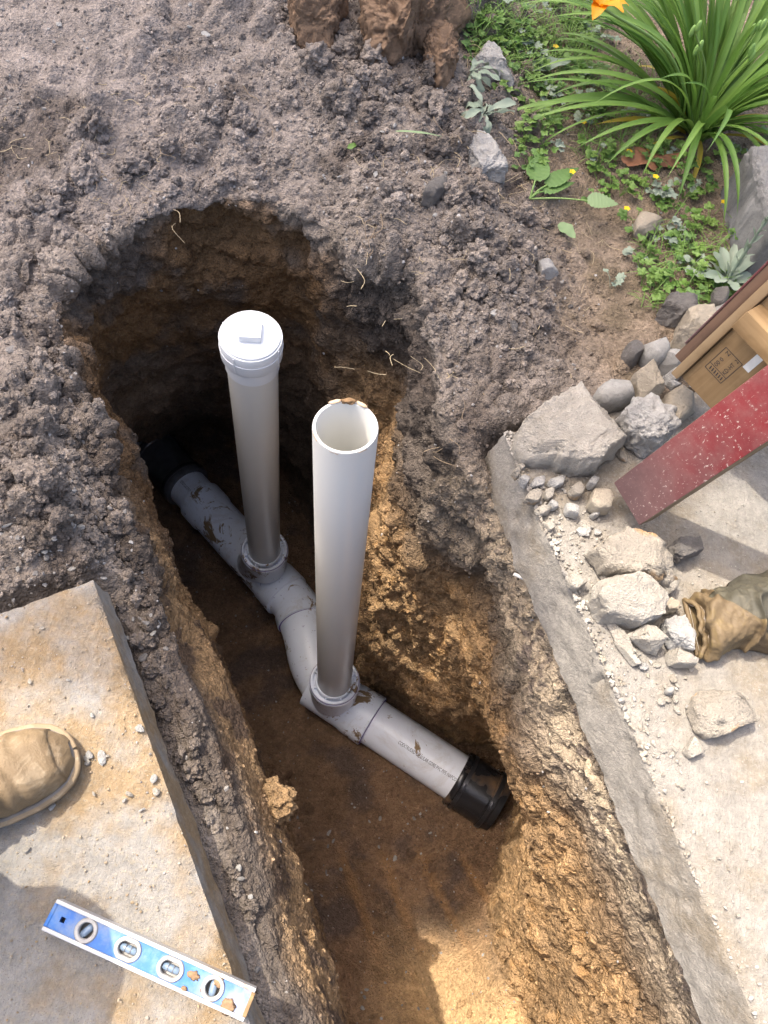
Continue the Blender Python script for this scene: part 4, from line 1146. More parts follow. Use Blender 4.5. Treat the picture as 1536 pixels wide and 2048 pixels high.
chips([(258, 1240), (270, 1258), (295, 1245), (300, 1225), (310, 1265), (320, 1300), (285, 1275), (262, 1290), (290, 1310), (330, 1240), (305, 1330), (275, 1232), (480, 1770), (475, 1745), (470, 1760), (490, 1790), (480, 1920), (500, 1935), (490, 1955)], -.125, 'grey stone chip lying in the strip of dirt between the left slab and the trench', 'stone chips between the left slab and the trench', [ST_CHIP_A, ST_GREY, ST_CHIP_B], .005, .012, seed=2)
chips([(102, 65), (115, 77), (122, 48), (375, 10), (382, 22), (388, 60), (412, 62), (55, 370), (690, 545), (680, 352), (765, 55), (800, 120), (720, 240), (740, 215), (760, 270), (790, 255), (850, 200)], None, 'pale stone chip on the spoil heap beyond the trench', 'stone chips on the spoil beyond the trench', [ST_CHIP_A, ST_CHIP_B, ST_WHITE], .006, .012, seed=3)
chips([(1000, 640), (1018, 645), (1130, 570), (1090, 540), (1100, 530), (905, 330), (885, 345), (930, 375), (870, 425), (845, 405), (750, 350), (745, 440), (1010, 330), (1000, 345), (990, 305), (1030, 660), (1075, 650), (1140, 615)], None, 'grey stone chip on the ridge of clods between trench and garden', 'stone chips on the ridge of clods', [ST_WHITE, ST_DARK], .007, .014, seed=4)
chips([(660, 1662), (665, 1682), (658, 1690), (740, 1643), (752, 1640), (826, 1630), (842, 1628), (765, 1685), (648, 1750), (612, 1762), (735, 1980), (728, 1990), (765, 1965), (724, 2015), (600, 1640), (560, 1640), (580, 1640), (680, 1735), (850, 1665), (780, 1715), (640, 1790), (610, 1810), (960, 1910), (700, 1240)], -1.50, 'small pale stone chip on the muddy trench floor', 'stone chips on the trench floor', [ST_CHIP_A, ST_GREY, ST_CHIP_B], .007, .013, seed=5)
chips([(182, 1432), (172, 1500), (175, 1512), (170, 1530), (276, 1470), (212, 1500), (205, 1512), (66, 1355), (280, 1612), (308, 1580), (100, 1610), (66, 1690), (245, 1590), (265, 1588), (320, 1560), (78, 1265), (140, 1370), (185, 1600)], .002, 'small pale stone chip lying on the dusty left slab', 'stone chips on the left slab', [ST_WHITE, ST_CONC], .004, .010, seed=6)
chips([(1380, 1330), (1175, 1310), (1340, 1385), (1330, 1372), (1290, 1430), (1300, 1450), (1310, 1470), (1325, 1480), (1340, 1495), (1350, 1510), (1295, 1440), (1320, 1350), (1355, 1425), (1360, 1360)], .002, 'small pale chip scattered on the open middle of the right slab', 'small chips on the middle of the right slab', [ST_CONC], .004, .009, seed=7)

# big clods of earth, one by one
_r = np.random.default_rng(404)
def clod_at(x, y, sz, label, group, tint=None, seed=0):
    i = HIT(x, y); p = TER_V[i] + TER_N[i] * sz * .25
    V, F = clod(_r, 5, .45, 1.5, seed)
    V = V + unit_rows(V) * (.16 * fbm(V, 5, 4, seed + 3, .65) + .10 * fbm(V, 13, 3, seed + 5, .65))[:, None]
    o = obj('earth_clod', V * sz @ rot_rand(_r).T, F, MAT_SOIL)
    set_col(o.data, np.tile(np.clip((TER_COL[i] if tint is None else np.array(tint)) * _r.uniform(.85, 1.3), .03, .6), (len(V), 1)))
    o.location = p; return tag(o, label, 'earth clod', group)
k = 0
for zone, n_, lo, hi, label, group in (
        (((620, 90), (850, 100), (900, 260), (1000, 420), (900, 420), (700, 300)), 34, .012, .032, 'crumbly grey-brown earth clod heaped on the ridge above the right rim of the trench', 'earth clods on the ridge above the rim'),
        (((930, 380), (1060, 420), (1130, 600), (1050, 740), (930, 700), (890, 520)), 26, .011, .026, 'dark crumbly earth clod on the slope between trench and bare garden soil', 'earth clods on the right-hand slope'),
        (((0, 580), (70, 580), (170, 900), (230, 1110), (150, 1130), (0, 1180)), 30, .010, .026, 'grey earth clod on the dirt bank left of the trench', 'earth clods on the left bank'),
        (((120, 250), (420, 180), (620, 330), (420, 400), (200, 430), (30, 520)), 30, .012, .032, 'dark moist earth clod at the torn rim over the far end of the trench', 'earth clods at the far rim'),
        (((215, 1180), (290, 1200), (375, 1420), (470, 1700), (520, 1900), (400, 1600)), 22, .008, .018, 'small dark earth clod in the strip between the left slab and the trench', 'earth clods beside the left slab'),
        (((500, 1480), (600, 1500), (640, 1620), (560, 1640)), 7, .02, .04, 'dark wet earth clod fallen on the trench floor by the left wall', 'fallen clods on the trench floor'),
        (((560, 1700), (1000, 1700), (1100, 2040), (680, 2040)), 12, .010, .02, 'small brown earth clod lying on the scraped near floor of the trench', 'small clods on the near floor')):
    xs = [q[0] for q in zone]; ys = [q[1] for q in zone]; c_ = 0
    while c_ < n_:
        x, y = _r.uniform(min(xs), max(xs)), _r.uniform(min(ys), max(ys))
        if not in_poly(x, y, list(zone)): continue
        clod_at(x, y, lerp(lo, hi, _r.uniform() ** 2), label, group, None, k); c_ += 1; k += 1

_q = np.random.default_rng(91)
_spots = [(_q.normal(1165, 55) + (k_ % 3) * 18, _q.normal(1075, 95) + (k_ % 3) * 22) for k_ in range(46)] + [(_q.normal(1290, 40), _q.normal(1400, 70)) for _ in range(14)]
chips([s_ for s_ in _spots if in_slab(P(*s_, 0)[None, :2], -.07)[0] > .9], .002, 'flat angular flake of broken concrete in the rubble strewn over the right slab', 'concrete flakes in the rubble on the right slab', [ST_CONC, ST_CONC_O, ST_WHITE], .006, .019, 'concrete_flake', 'concrete flake', 12)

# ------------------------------------------------------------------ the wooden frame with its red rail, at the right
def make_wood(name, base, dark, scale=1.0, rough=.75):
    M = Mat(name)
    v = M.mapping((3 * scale, 60 * scale, 60 * scale)); n = M.noise(1.0, 5, .6, v, .6); n2 = M.noise(22, 4, .6)
    c = M.mix(M.ramp(n, [(.3, 0.0), (.7, 1.0)]), base, dark)
    c = M.mix(M.ramp(n2, [(.5, 0.0), (.75, .5)]), c, tuple(q * .7 for q in dark))
    return M.set(c, rough, M.bump(n, .25, .002), .25)
def make_red():
    M = Mat('chipped_red_paint')
    n = M.noise(16, 5, .6); n2 = M.noise(7, 3); sp = M.noise(120, 3, .75, M.mapping((1, 1.5, 1))); sp2 = M.voro(95)
    c = M.mix(M.ramp(n, [(.3, 0.0), (.75, 1.0)]), (.18, .020, .024), (.125, .028, .030))
    x = M.n('ShaderNodeSeparateXYZ'); M.l(M.tc.outputs['Object'], x.inputs[0])
    lowend = M.ramp(M.math('ADD', x.outputs[0], M.math('MULTIPLY', n2, .2)), [(.12, 1.0), (.36, 0.0)])
    c = M.mix(M.math('MULTIPLY', lowend, .92), c, (.115, .072, .07))
    sc = M.math('MULTIPLY', M.ramp(sp, [(.615, 0.0), (.635, 1.0)]), M.ramp(n2, [(.35, 0.0), (.6, 1.0)]))
    dst = M.ramp(M.noise(30, 6, .75), [(.42, 0.0), (.75, .45)]); c = M.mix(dst, c, (.21, .125, .115)); c = M.mix(sc, c, (.38, .30, .27))
    return M.set(c, M.ramp(n, [(.3, .5), (.7, .75)]), M.bump(sp, .2, .001), .3)
WOOD = make_wood('bare_lumber', (.29, .195, .10), (.19, .118, .055))
WOOD_L = make_wood('light_edge_lumber', (.33, .235, .135), (.235, .155, .08))
WOOD_D = make_wood('weathered_edge', (.19, .115, .075), (.11, .07, .05))
WOOD_S = make_wood('dirty_lumber_side', (.25, .19, .115), (.14, .10, .06))
RED = make_red()
frame_ = empty('wooden_frame', 'wooden frame of bare lumber with a chipped red rail resting on the right slab', 'wooden frame')
def board(name, A, B, width_dir, w_, t_, mat, back=None, parent=frame_, bev=.0025, over=0.0):
    """a board from A to B (middles of its upper face's ends), w_ wide along width_dir, t_ thick below"""
    x = unit(B - A); y = unit(width_dir - x * np.dot(width_dir, x)); z = np.cross(x, y)
    if z[2] < 0: y = -y; z = -z
    L = np.linalg.norm(B - A) + over
    me = box_mesh(L, w_, t_, bev)
    V = np.array([v.co[:] for v in me.vertices]); V[:, 0] += L / 2; V[:, 2] -= t_ / 2
    me.vertices.foreach_set('co', V.astype(np.float32).ravel())
    me.name = name; me.materials.append(mat)
    me.polygons.foreach_set('use_smooth', np.full(len(me.polygons), True)); me.set_sharp_from_angle(angle=math.radians(30))
    o = link(name, me, parent); o.matrix_world = basis(x, y, z, A)
    if back is not None:
        me.materials.append(back)
        for p in me.polygons:
            if p.normal.z < .5: p.material_index = 1
    return o
# red rail: low end on the slab, rising to the right
rA = P(1252, 1008, .045); rB = P(1545, 800, .36)
acr = P(1283, 1052, .045) - P(1222, 966, .045)
rail = board('red_rail', rA, rB, acr, .0865, .038, RED, WOOD_S, over=.45)
# the lumber behind it
dz = .0
fA = P(1392, 786, .10); fB = P(1570, 628, .30)
wdir = P(1420, 820, .10) - P(1362, 768, .10)
xL = unit(fB - fA); yL = unit(wdir - xL * wdir.dot(xL)); zL = np.cross(xL, yL); 
if zL[2] < 0: yL = -yL; zL = -zL
side = yL if (P(1300, 760, .1) - fA).dot(yL) > 0 else -yL
lum = board('stamped_board', fA - side * .036, fB - side * .036, wdir, .150, .036, WOOD, None, over=.35)
board('edge_board', fA + side * .0485 + zL * .010 - xL * .004, fB + side * .0485 + zL * .010, wdir, .0165, .10, WOOD_L, None, over=.35)
board('painted_edge_board', fA + side * .0665 + zL * .0 + xL * .018, fB + side * .0665, wdir, .0185, .10, WOOD_D, None, over=.35)
board('red_edge', fA + side * .0775 + zL * .002 + xL * .05, fB + side * .0775 + zL * .002, wdir, .004, .09, RED, None, over=.30)
# cross board, standing on the stamped board
cA = fA + xL * .165 - side * .034 + zL * .052; cB = cA - side * .30
cross = board('cross_board', fA + xL * .175 + side * .038 + zL * .05, fA + xL * .175 - side * .30 + zL * .05, xL, .036, .05, WOOD, None)
board('inner_board', fA + xL * .193 - side * .02 - zL * .036, fA + xL * .193 - side * .30 - zL * .036, xL, .30, .018, WOOD, None)
# the grade stamp
stamp_u = xL; stamp_v = side
so = fA + xL * .048 + side * .004 + zL * .0006
def stamp_line(p0, p1, w_=.0011):
    d = unit(p1 - p0); n = np.cross(zL, d)
    return [p0 - n * w_ / 2, p1 - n * w_ / 2, p1 + n * w_ / 2, p0 + n * w_ / 2]
SV, SF = [], []
def addq(q): SF.append(tuple(len(SV) + k for k in range(4))); SV.extend(q)
W_, H_ = .052, .040
cor = [so - stamp_v * H_ / 2, so + stamp_u * W_ - stamp_v * H_ / 2, so + stamp_u * W_ + stamp_v * H_ / 2, so + stamp_v * H_ / 2]
for a_, b_ in zip(cor, cor[1:] + cor[:1]): addq(stamp_line(a_, b_))
addq(stamp_line(so + stamp_u * .013 - stamp_v * H_ / 2, so + stamp_u * .013 + stamp_v * H_ / 2))
for txt, ux_, vy_, sz in (('00·0   Z', .015, .006, .0115), ('KD-HT  2', .015, -.014, .0115)):
    Vt, Ft = text_mesh(txt, sz); k = .035 / Vt[:, 0].max(); off = len(SV)
    for q in Vt: SV.append(so + stamp_u * (ux_ + q[0] * k) + stamp_v * (vy_ + q[1]))
    SF += [tuple(i + off for i in f) for f in Ft]
for t in np.linspace(-.015, .012, 6):
    addq(stamp_line(so + stamp_u * .003 + stamp_v * t, so + stamp_u * .010 + stamp_v * (t + .001), .002))
link('grade_stamp', new_mesh('grade_stamp', np.array(SV), SF, INK, False), frame_)
box('paper_label', .035, .014, .0006, make_flat('white_paper', (.62, .62, .60), .8), basis(xL, side, zL, fA + xL * .115 - side * .026 + zL * .0006), frame_)
# white tape with a red stripe tied at the far edge
tp = empty('plastic_tape', 'scrap of white tape with a red stripe by the painted edge of the wooden frame', 'tape')
tA = P(1458, 640, .17)
Vv = [tA + np.array([i * .012, .004 * math.sin(i * 1.4) - j * .02 + i * .008, .006 * math.sin(i * 2.1 + j)]) for i in range(5) for j in range(3)]
obj('strip', np.array(Vv), grid_faces(5, 3), make_flat('tape_white', (.75, .73, .72), .4), tp)
Vv = [tA + np.array([i * .005 + .02, .006 - j * .018 + i * .004, .0075 + .006 * math.sin(j)]) for i in range(2) for j in range(3)]
obj('stripe', np.array(Vv), grid_faces(2, 3), make_flat('tape_red', (.55, .06, .12), .4), tp)

# ------------------------------------------------------------------ spirit level on the left slab
def make_blue():
    M = Mat('worn_blue_paint')
    n = M.noise(11, 5, .65, dist=.3); n2 = M.noise(55, 5, .7); n3 = M.noise(7, 4, .6)
    c = M.mix(M.ramp(n2, [(.4, 0.0), (.7, 1.0)]), (.012, .115, .40), (.03, .17, .46))
    c = M.mix(M.ramp(M.math('ADD', n, M.math('MULTIPLY', n2, .35)), [(.60, 0.0), (.80, .7)]), c, (.22, .25, .27))
    x = M.n('ShaderNodeSeparateXYZ'); M.l(M.tc.outputs['Object'], x.inputs[0])
    e = M.ramp(M.math('ADD', x.outputs[0], M.math('MULTIPLY', M.math('SUBTRACT', n3, .5), .25)), [(.13, 0.0), (.17, .85)])
    c = M.mix(M.math('MULTIPLY', e, M.ramp(n2, [(.38, 0.0), (.5, 1.0)])), c, (.36, .20, .08))
    return M.set(c, .42, M.bump(n2, .1, .001), .45)
def make_alu():
    M = Mat('muddy_aluminium')
    n = M.noise(40, 5, .7); n3 = M.noise(9, 4, .6)
    x = M.n('ShaderNodeSeparateXYZ'); M.l(M.tc.outputs['Object'], x.inputs[0])
    e = M.ramp(M.math('ADD', x.outputs[0], M.math('MULTIPLY', M.math('SUBTRACT', n3, .5), .35)), [(-.02, .15), (.16, .8)])
    c = M.mix(M.math('MULTIPLY', e, M.ramp(n, [(.45, 0.0), (.58, 1.0)])), (.46, .46, .46), (.24, .15, .07))
    return M.set(c, .42, M.bump(n, .1, .001), .5, Metallic=.25)
BLUE = make_blue(); ALU = make_alu()
VIAL_RING = make_flat('vial_ring', (.36, .34, .31), .55, .25, 60, .2)
GLASS = make_flat('vial_liquid', (.16, .22, .30), .12, .2, 80, .0, .6)
VIAL_DARK = make_flat('vial_recess', (.10, .095, .09), .6)
VIAL_WIN = make_flat('vial_window', (.30, .28, .26), .3, .3, 50, .0, .5)
lv_ = empty('spirit_level', 'worn blue spirit level with white-ringed vials lying on the left slab', 'spirit level')
hL = .024
c00, c10, c11, c01 = P(112, 1797, hL), P(517, 1980, hL), P(482, 2042, hL), P(84, 1861, hL)
lx = unit((c10 + c11 - c00 - c01)); ly = unit(c00 - c01); ly = unit(ly - lx * lx.dot(ly)); lz = np.cross(lx, ly)
LL = np.linalg.norm((c10 + c11 - c00 - c01) / 2); LW = .5 * (np.linalg.norm(c00 - c01) + np.linalg.norm(c10 - c11))
lc = (c00 + c10 + c11 + c01) / 4 - lz * hL
LM = basis(lx, ly, lz, lc); lv_.matrix_world = LM
def lpart(name, V, F, mat, parent=None, smooth=False):
    o = obj(name, V, F, mat, parent if parent is not None else lv_, smooth); return o
def lbox(name, x0, x1, y0, y1, z0, z1, mat, bev=.001, parent=None):
    me = box_mesh(x1 - x0, y1 - y0, z1 - z0, bev); me.name = name; me.materials.append(mat)
    me.transform(Matrix.Translation(((x0 + x1) / 2, (y0 + y1) / 2, (z0 + z1) / 2)))
    return link(name, me, parent if parent is not None else lv_)
# I-beam web with openings, two edge rails
rw = LW * .13
HX = [-.315, -.105, .108, .318]; HR = LW * .30
def web():
    """the blue web, pierced by the four vial windows and the hanging hole"""
    import bmesh
    cu = bpy.data.curves.new('web', 'CURVE'); cu.dimensions = '2D'; cu.fill_mode = 'BOTH'; cu.extrude = .0055
    def loop(pts):
        sp = cu.splines.new('POLY'); sp.points.add(len(pts) - 1); sp.use_cyclic_u = True
        for q, (a, b) in zip(sp.points, pts): q.co = (a, b, 0, 1)
    y = LW / 2 - rw * .5
    loop([(-LL / 2, -y), (LL / 2, -y), (LL / 2, y), (-LL / 2, y)])
    for k, hx in enumerate(HX):
        rx = HR * (1.0 if k in (0, 3) else 1.28)
        loop([(hx * LL + rx * math.cos(t) * (1 if k in (0, 3) else 1), max(-HR * .86, min(HR * .86, HR * 1.0 * math.sin(t))) if k in (1, 2) else HR * math.sin(t)) for t in np.linspace(0, 2 * math.pi, 40, endpoint=False)])
    s = LW * .085
    loop([(-LL * .435 + a * s, b * s) for a, b in ((-1, -1), (1, -1), (1, 1), (-1, 1))])
    o = bpy.data.objects.new('web', cu); C.objects.link(o)
    me = bpy.data.meshes.new_from_object(o.evaluated_get(bpy.context.evaluated_depsgraph_get()))
    bpy.data.objects.remove(o, do_unlink=True); bpy.data.curves.remove(cu)
    me.transform(Matrix.Translation((0, 0, hL * .62))); me.name = 'web'; me.materials.clear(); me.materials.append(BLUE)
    return link('web', me, lv_)
web()
for s_ in (1, -1):
    y0, y1 = (LW / 2 - rw, LW / 2) if s_ > 0 else (-LW / 2, -LW / 2 + rw)
    lbox('edge_rail', -LL / 2, LL / 2, y0, y1, 0, hL, ALU, .0012)
lbox('end_plate', -LL / 2 - .001, -LL / 2 + .004, -LW / 2 + rw, LW / 2 - rw, .001, hL * .9, BLUE, .001)
lbox('end_plate', LL / 2 - .004, LL / 2 + .001, -LW / 2 + rw, LW / 2 - rw, .001, hL * .9, WOOD, .001)
zt = hL * .62 + .0055
for k, hx in enumerate(HX):
    round_ = k in (0, 3); rx = HR * (1.0 if round_ else 1.28)
    th = np.linspace(0, 2 * np.pi, 44, endpoint=False)
    def ring(f, z, dy=0):
        x = np.cos(th) * rx; y = np.sin(th) * HR if round_ else np.clip(np.sin(th) * HR, -HR * .86, HR * .86)
        nx, ny = np.cos(th), np.sin(th)
        if not round_: ny = np.where(np.abs(np.sin(th)) > .86, np.sign(ny), ny)
        return np.stack([hx * LL + x + nx * f, y + ny * f, np.full(44, z)], 1)
    Vr = np.concatenate([ring(-.0015, zt - .012), ring(-.0022, zt + .0010), ring(-.0010, zt + .0028), ring(.0024, zt + .0028), ring(.0036, zt + .0012), ring(.0036, zt - .004)])
    vf = lpart('vial_frame', Vr, grid_faces(6, 44, closed_v=True), VIAL_RING, None, True); vf.data.set_sharp_from_angle(angle=math.radians(40))
    wv = np.concatenate([ring(-.0018, zt - .0115), ring(-.012, zt - .0115), np.repeat([[hx * LL, 0, zt - .0115]], 44, 0)])
    lpart('vial_window', wv, grid_faces(3, 44, closed_v=True), VIAL_WIN if not round_ else VIAL_DARK, vf)
    dirv = np.array([1.0, 0, 0]) if not round_ else unit([.55, 1.0, 0] if k == 0 else [-.15, 1, 0])
    ln = rx * 1.6 if not round_ else HR * 1.7
    cpt = np.array([hx * LL, 0, zt - .006])
    Vc, Fc = tube_mesh([cpt - dirv * ln / 2, cpt - dirv * ln * .48, cpt - dirv * ln * .2, cpt + dirv * ln * .2, cpt + dirv * ln * .48, cpt + dirv * ln / 2], [.001, .0042, .0048, .0048, .0042, .001], 14)
    lpart('vial', Vc, Fc, GLASS, vf, True)
    if k in (1, 2):
        for q in (-.16, .16):
            lbox('vial_line', hx * LL + q * ln - .0004, hx * LL + q * ln + .0004, -.0047, .0047, zt - .008, zt - .0008, VIAL_DARK, 0, vf)
for (x, y, s_) in ((.215, .10, .008), (.335, .22, .0075), (.20, -.34, .004), (.41, -.30, .010), (.28, -.18, .003)):
    Vm, Fm = clod(np.random.default_rng(int(x * 1000)), 3, .4, 2.2, int(x * 100))
    lpart('mud_smear', Vm * np.array([s_, s_ * .8, .0018]) + np.array([x * LL, y * LW, zt + .0008 + (.002 if abs(y) > .3 else 0)]), Fm, make_crumb('dry_mud', [(.23, .15, .085), (.19, .12, .065)], 120, .001) if x == .215 else bpy.data.materials['dry_mud'], None, True)

# ------------------------------------------------------------------ work boot of the person crouching at the left, and the leg in it (leg outside the picture)
def make_leather(name, base, dark, light, bump=.25, f=22):
    M = Mat(name)
    n = M.noise(f * .35, 5, .6); n2 = M.noise(f * 1.6, 5, .65, dist=.6); n3 = M.noise(f * 14, 3, .6)
    c = M.mix(M.ramp(n, [(.35, 0.0), (.65, 1.0)]), base, dark)
    c = M.mix(M.ramp(n2, [(.52, 0.0), (.72, .75)]), c, light)
    h = M.math('ADD', M.math('MULTIPLY', n2, .8), M.math('MULTIPLY', n3, .25))
    return M.set(c, .62, M.bump(h, bump, .004), .3)
BOOT = make_leather('tan_boot_leather', (.19, .135, .075), (.12, .082, .046), (.28, .22, .145), .8)
WELT = make_leather('boot_welt', (.26, .19, .115), (.18, .13, .075), (.32, .26, .175), .3, 40)
SOLE = make_flat('boot_sole', (.20, .15, .10), .8, .3, 50, .4)
STITCH = make_flat('boot_groove', (.16, .14, .12), .8)
DENIM = make_flat('work_trousers', (.16, .14, .11), .9, .3, 30, .4)
boot = empty('work_boot', 'dusty tan leather work boot standing on the left slab, only its toe in view', 'boot')
toe = P(150, 1493, .022); heel_dir = unit((P(-60, 1597, .022) - toe)); heel_dir[2] = 0; heel_dir = unit(heel_dir)
bx = -heel_dir; by = np.array([-bx[1], bx[0], 0])
boot.matrix_world = basis(bx, by, np.array([0, 0, 1.0]), toe - np.array([0, 0, .022]))
def boot_half(x):
    """half width of the sole at x metres behind the toe"""
    xs = [0, .002, .008, .02, .04, .07, .11, .16, .22, .27, .295, .30]; ws = [.0, .016, .030, .043, .0535, .0595, .060, .050, .043, .044, .030, 0]
    return np.interp(x, xs, ws)
def sole_ring(z, grow=0.0, n=90):
    t = np.linspace(0, 1, n, endpoint=False); out = []
    xs = np.concatenate([.15 * (1 - np.cos(np.linspace(0, np.pi, n // 2))), .15 * (1 - np.cos(np.linspace(np.pi, 0, n // 2)))])
    sg = np.concatenate([np.ones(n // 2), -np.ones(n // 2)])
    w_ = boot_half(xs) + grow * (np.minimum(1, boot_half(xs) / .02))
    xx = -xs + grow * np.cos(np.clip(xs / .06, 0, 1) * np.pi / 2) - grow * (xs > .29)
    asym = .010 * np.sin(np.clip(xs / .30, 0, 1) * np.pi) - .004
    return np.stack([xx, sg * w_ + asym * 1.0, np.full(len(xs), z)], 1)
def stack_rings(R, cap=True):
    V = np.concatenate(R); n = len(R[0]); F = [grid_faces(len(R), n, closed_v=True)]
    return V, F[0]
V_, F_ = stack_rings([sole_ring(0, -.03), sole_ring(0, -.004), sole_ring(.003, 0), sole_ring(.016, .001), sole_ring(.018, -.002), sole_ring(.018, -.03)])
obj('sole', V_, F_, SOLE, boot)
V_, F_ = stack_rings([sole_ring(.018, -.02), sole_ring(.018, .001), sole_ring(.021, .003), sole_ring(.026, .003), sole_ring(.028, .001), sole_ring(.028, -.012)])
obj('welt', V_, F_, WELT, boot)
V_, F_ = stack_rings([sole_ring(.0282, -.0085), sole_ring(.0292, -.0065), sole_ring(.0292, -.0045), sole_ring(.0280, -.0025)])
obj('stitch_groove', V_, F_, STITCH, boot)
# upper: a dome over the toe that runs up into the shaft
nx_, na_ = 70, 48
Vu = []
for i in range(nx_):
    x = .30 * (1 - math.cos(math.pi * (i / (nx_ - 1)))) / 2
    w_ = max(boot_half(x + .004) - .007, .0015)
    H = np.interp(x, [0, .01, .03, .06, .10, .13, .16, .19, .30], [.018, .034, .050, .060, .072, .090, .125, .160, .165])
    asym = .010 * math.sin(min(x / .30, 1) * math.pi) - .004
    for k in range(na_):
        a = math.pi * k / (na_ - 1)
        cy, sz = math.cos(a), math.sin(a)
        ex = .62 if x < .13 else .5
        y = w_ * np.sign(cy) * abs(cy) ** ex; z = .020 + H * abs(sz) ** .75
        narrow = np.interp(x, [.12, .18], [0, 1]) * max(0, (z - .09) / .1) * .35
        xx = -x - (.004 if x < .02 else 0) 
        Vu.append((xx, y * (1 - narrow) + asym, z))
Vu = np.array(Vu); Fu = grid_faces(nx_, na_)
nn = vnormals(Vu, Fu); 
if nn[:, 2].mean() < 0: Fu = Fu[:, ::-1]; nn = -nn
cre = np.exp(-((Vu[:, 0] + .10) / .035) ** 2)
Vu += nn * (.004 * fbm(Vu, 22, 3, 5) + .002 * fbm(Vu, 60, 3, 8) + cre * .006 * np.sin(Vu[:, 0] * 260 + 2 * np.sin(Vu[:, 1] * 60)) * sstep(.03, .06, Vu[:, 2]))[:, None]
obj('upper', Vu, Fu, BOOT, boot)
# toe-cap seam
# the leg (shin, knee, thigh), bent in a crouch
ankle = toe + heel_dir * .262 + np.array([0, 0, .10]); knee = np.array([-.52, -.06, .52]); hip = np.array([-.80, -.60, .44])
Vl, Fl = tube_mesh(spline([ankle - [0, 0, .03], ankle + [0, 0, .06], lerp(ankle, knee, .55), knee + [-.0, .02, .0], knee + [-.03, -.05, .03], lerp(knee, hip, .45) + [0, 0, .02], hip], 44), np.interp(np.linspace(0, 1, 44), [0, .1, .3, .48, .55, .8, 1], [.050, .058, .062, .078, .085, .092, .10]), 26)
Vl += vnormals(Vl, Fl) * (.010 * fbm(Vl, 9, 3, 3) + .005 * fbm(Vl * np.array([1, 1, 3]), 16, 3, 9))[:, None]
inv = np.linalg.inv(np.array(boot.matrix_world))
tl = obj('trouser_leg', Vl @ inv[:3, :3].T + inv[:3, 3], Fl, DENIM, boot)

# ------------------------------------------------------------------ leather glove crumpled on the right slab
GLOVE = make_leather('glove_leather', (.135, .095, .05), (.085, .06, .035), (.19, .135, .055), .8, 26)
GLOVE_SHADE = make_leather('glove_leather_shade', (.075, .066, .042), (.045, .042, .032), (.10, .085, .055), .6, 26)  # darker copy of the glove leather, standing in for cast shade
GLOVE_IN = make_flat('glove_lining', (.52, .46, .40), .9, .2, 50, .4)
glove = empty('work_glove', 'crumpled tan leather work glove, far half painted dark as shade, on the right slab', 'glove')
# outline stations from the cuff (left) to the frame's edge and beyond: (upper rim pixel, lower rim pixel, height)
gst = [((1372, 1196), (1400, 1312), .030), ((1385, 1194), (1412, 1314), .050), ((1400, 1193), (1435, 1306), .062), ((1424, 1182), (1460, 1296), .072), ((1455, 1174), (1490, 1296), .078), ((1500, 1166), (1525, 1302), .082), ((1545, 1163), (1560, 1312), .082), ((1620, 1165), (1640, 1330), .075), ((1700, 1190), (1720, 1330), .055), ((1760, 1230), (1770, 1310), .02)]
ga = np.array([P(*a_, .012) for a_, b_, h_ in gst]); gb = np.array([P(*b_, .012) for a_, b_, h_ in gst]); gh = np.array([h_ for *_, h_ in gst])
n1, n2 = 220, 140
tt = np.linspace(0, len(gst) - 1, n1)
GA = np.stack([np.interp(tt, range(len(gst)), ga[:, k]) for k in range(3)], 1); GB = np.stack([np.interp(tt, range(len(gst)), gb[:, k]) for k in range(3)], 1); GH = np.interp(tt, range(len(gst)), gh)
Vg = []
for i in range(n1):
    m, r_ = (GA[i] + GB[i]) / 2, (GA[i] - GB[i]) / 2
    for k in range(n2):
        a = 2 * math.pi * k / n2
        up = math.sin(a)
        z = .004 + (GH[i] * (up ** .8) if up > 0 else .0 * up)
        Vg.append(m + r_ * np.sign(math.cos(a)) * abs(math.cos(a)) ** .75 * (1 if up >= 0 else .92) + np.array([0, 0, z - .012]))
Vg = np.array(Vg); Fg = grid_faces(n1, n2, closed_v=True)
ng = vnormals(Vg, Fg)
dd = .016 * fbm(Vg, 13, 3, 3) + .007 * fbm(Vg, 34, 3, 6) - .012 * np.exp(-((fbm(Vg, 9, 2, 8)) / .05) ** 2) + .003 * fbm(Vg, 80, 3, 4)
dd += .010 * np.exp(-((np.repeat(tt, n2) - .25) / .3) ** 2) - .010 * np.exp(-((np.repeat(tt, n2) - 1.3) / .5) ** 2)
Vg += ng * (dd * sstep(.0, .02, Vg[:, 2]))[:, None]
Vg[:, 2] = np.maximum(Vg[:, 2], .002)
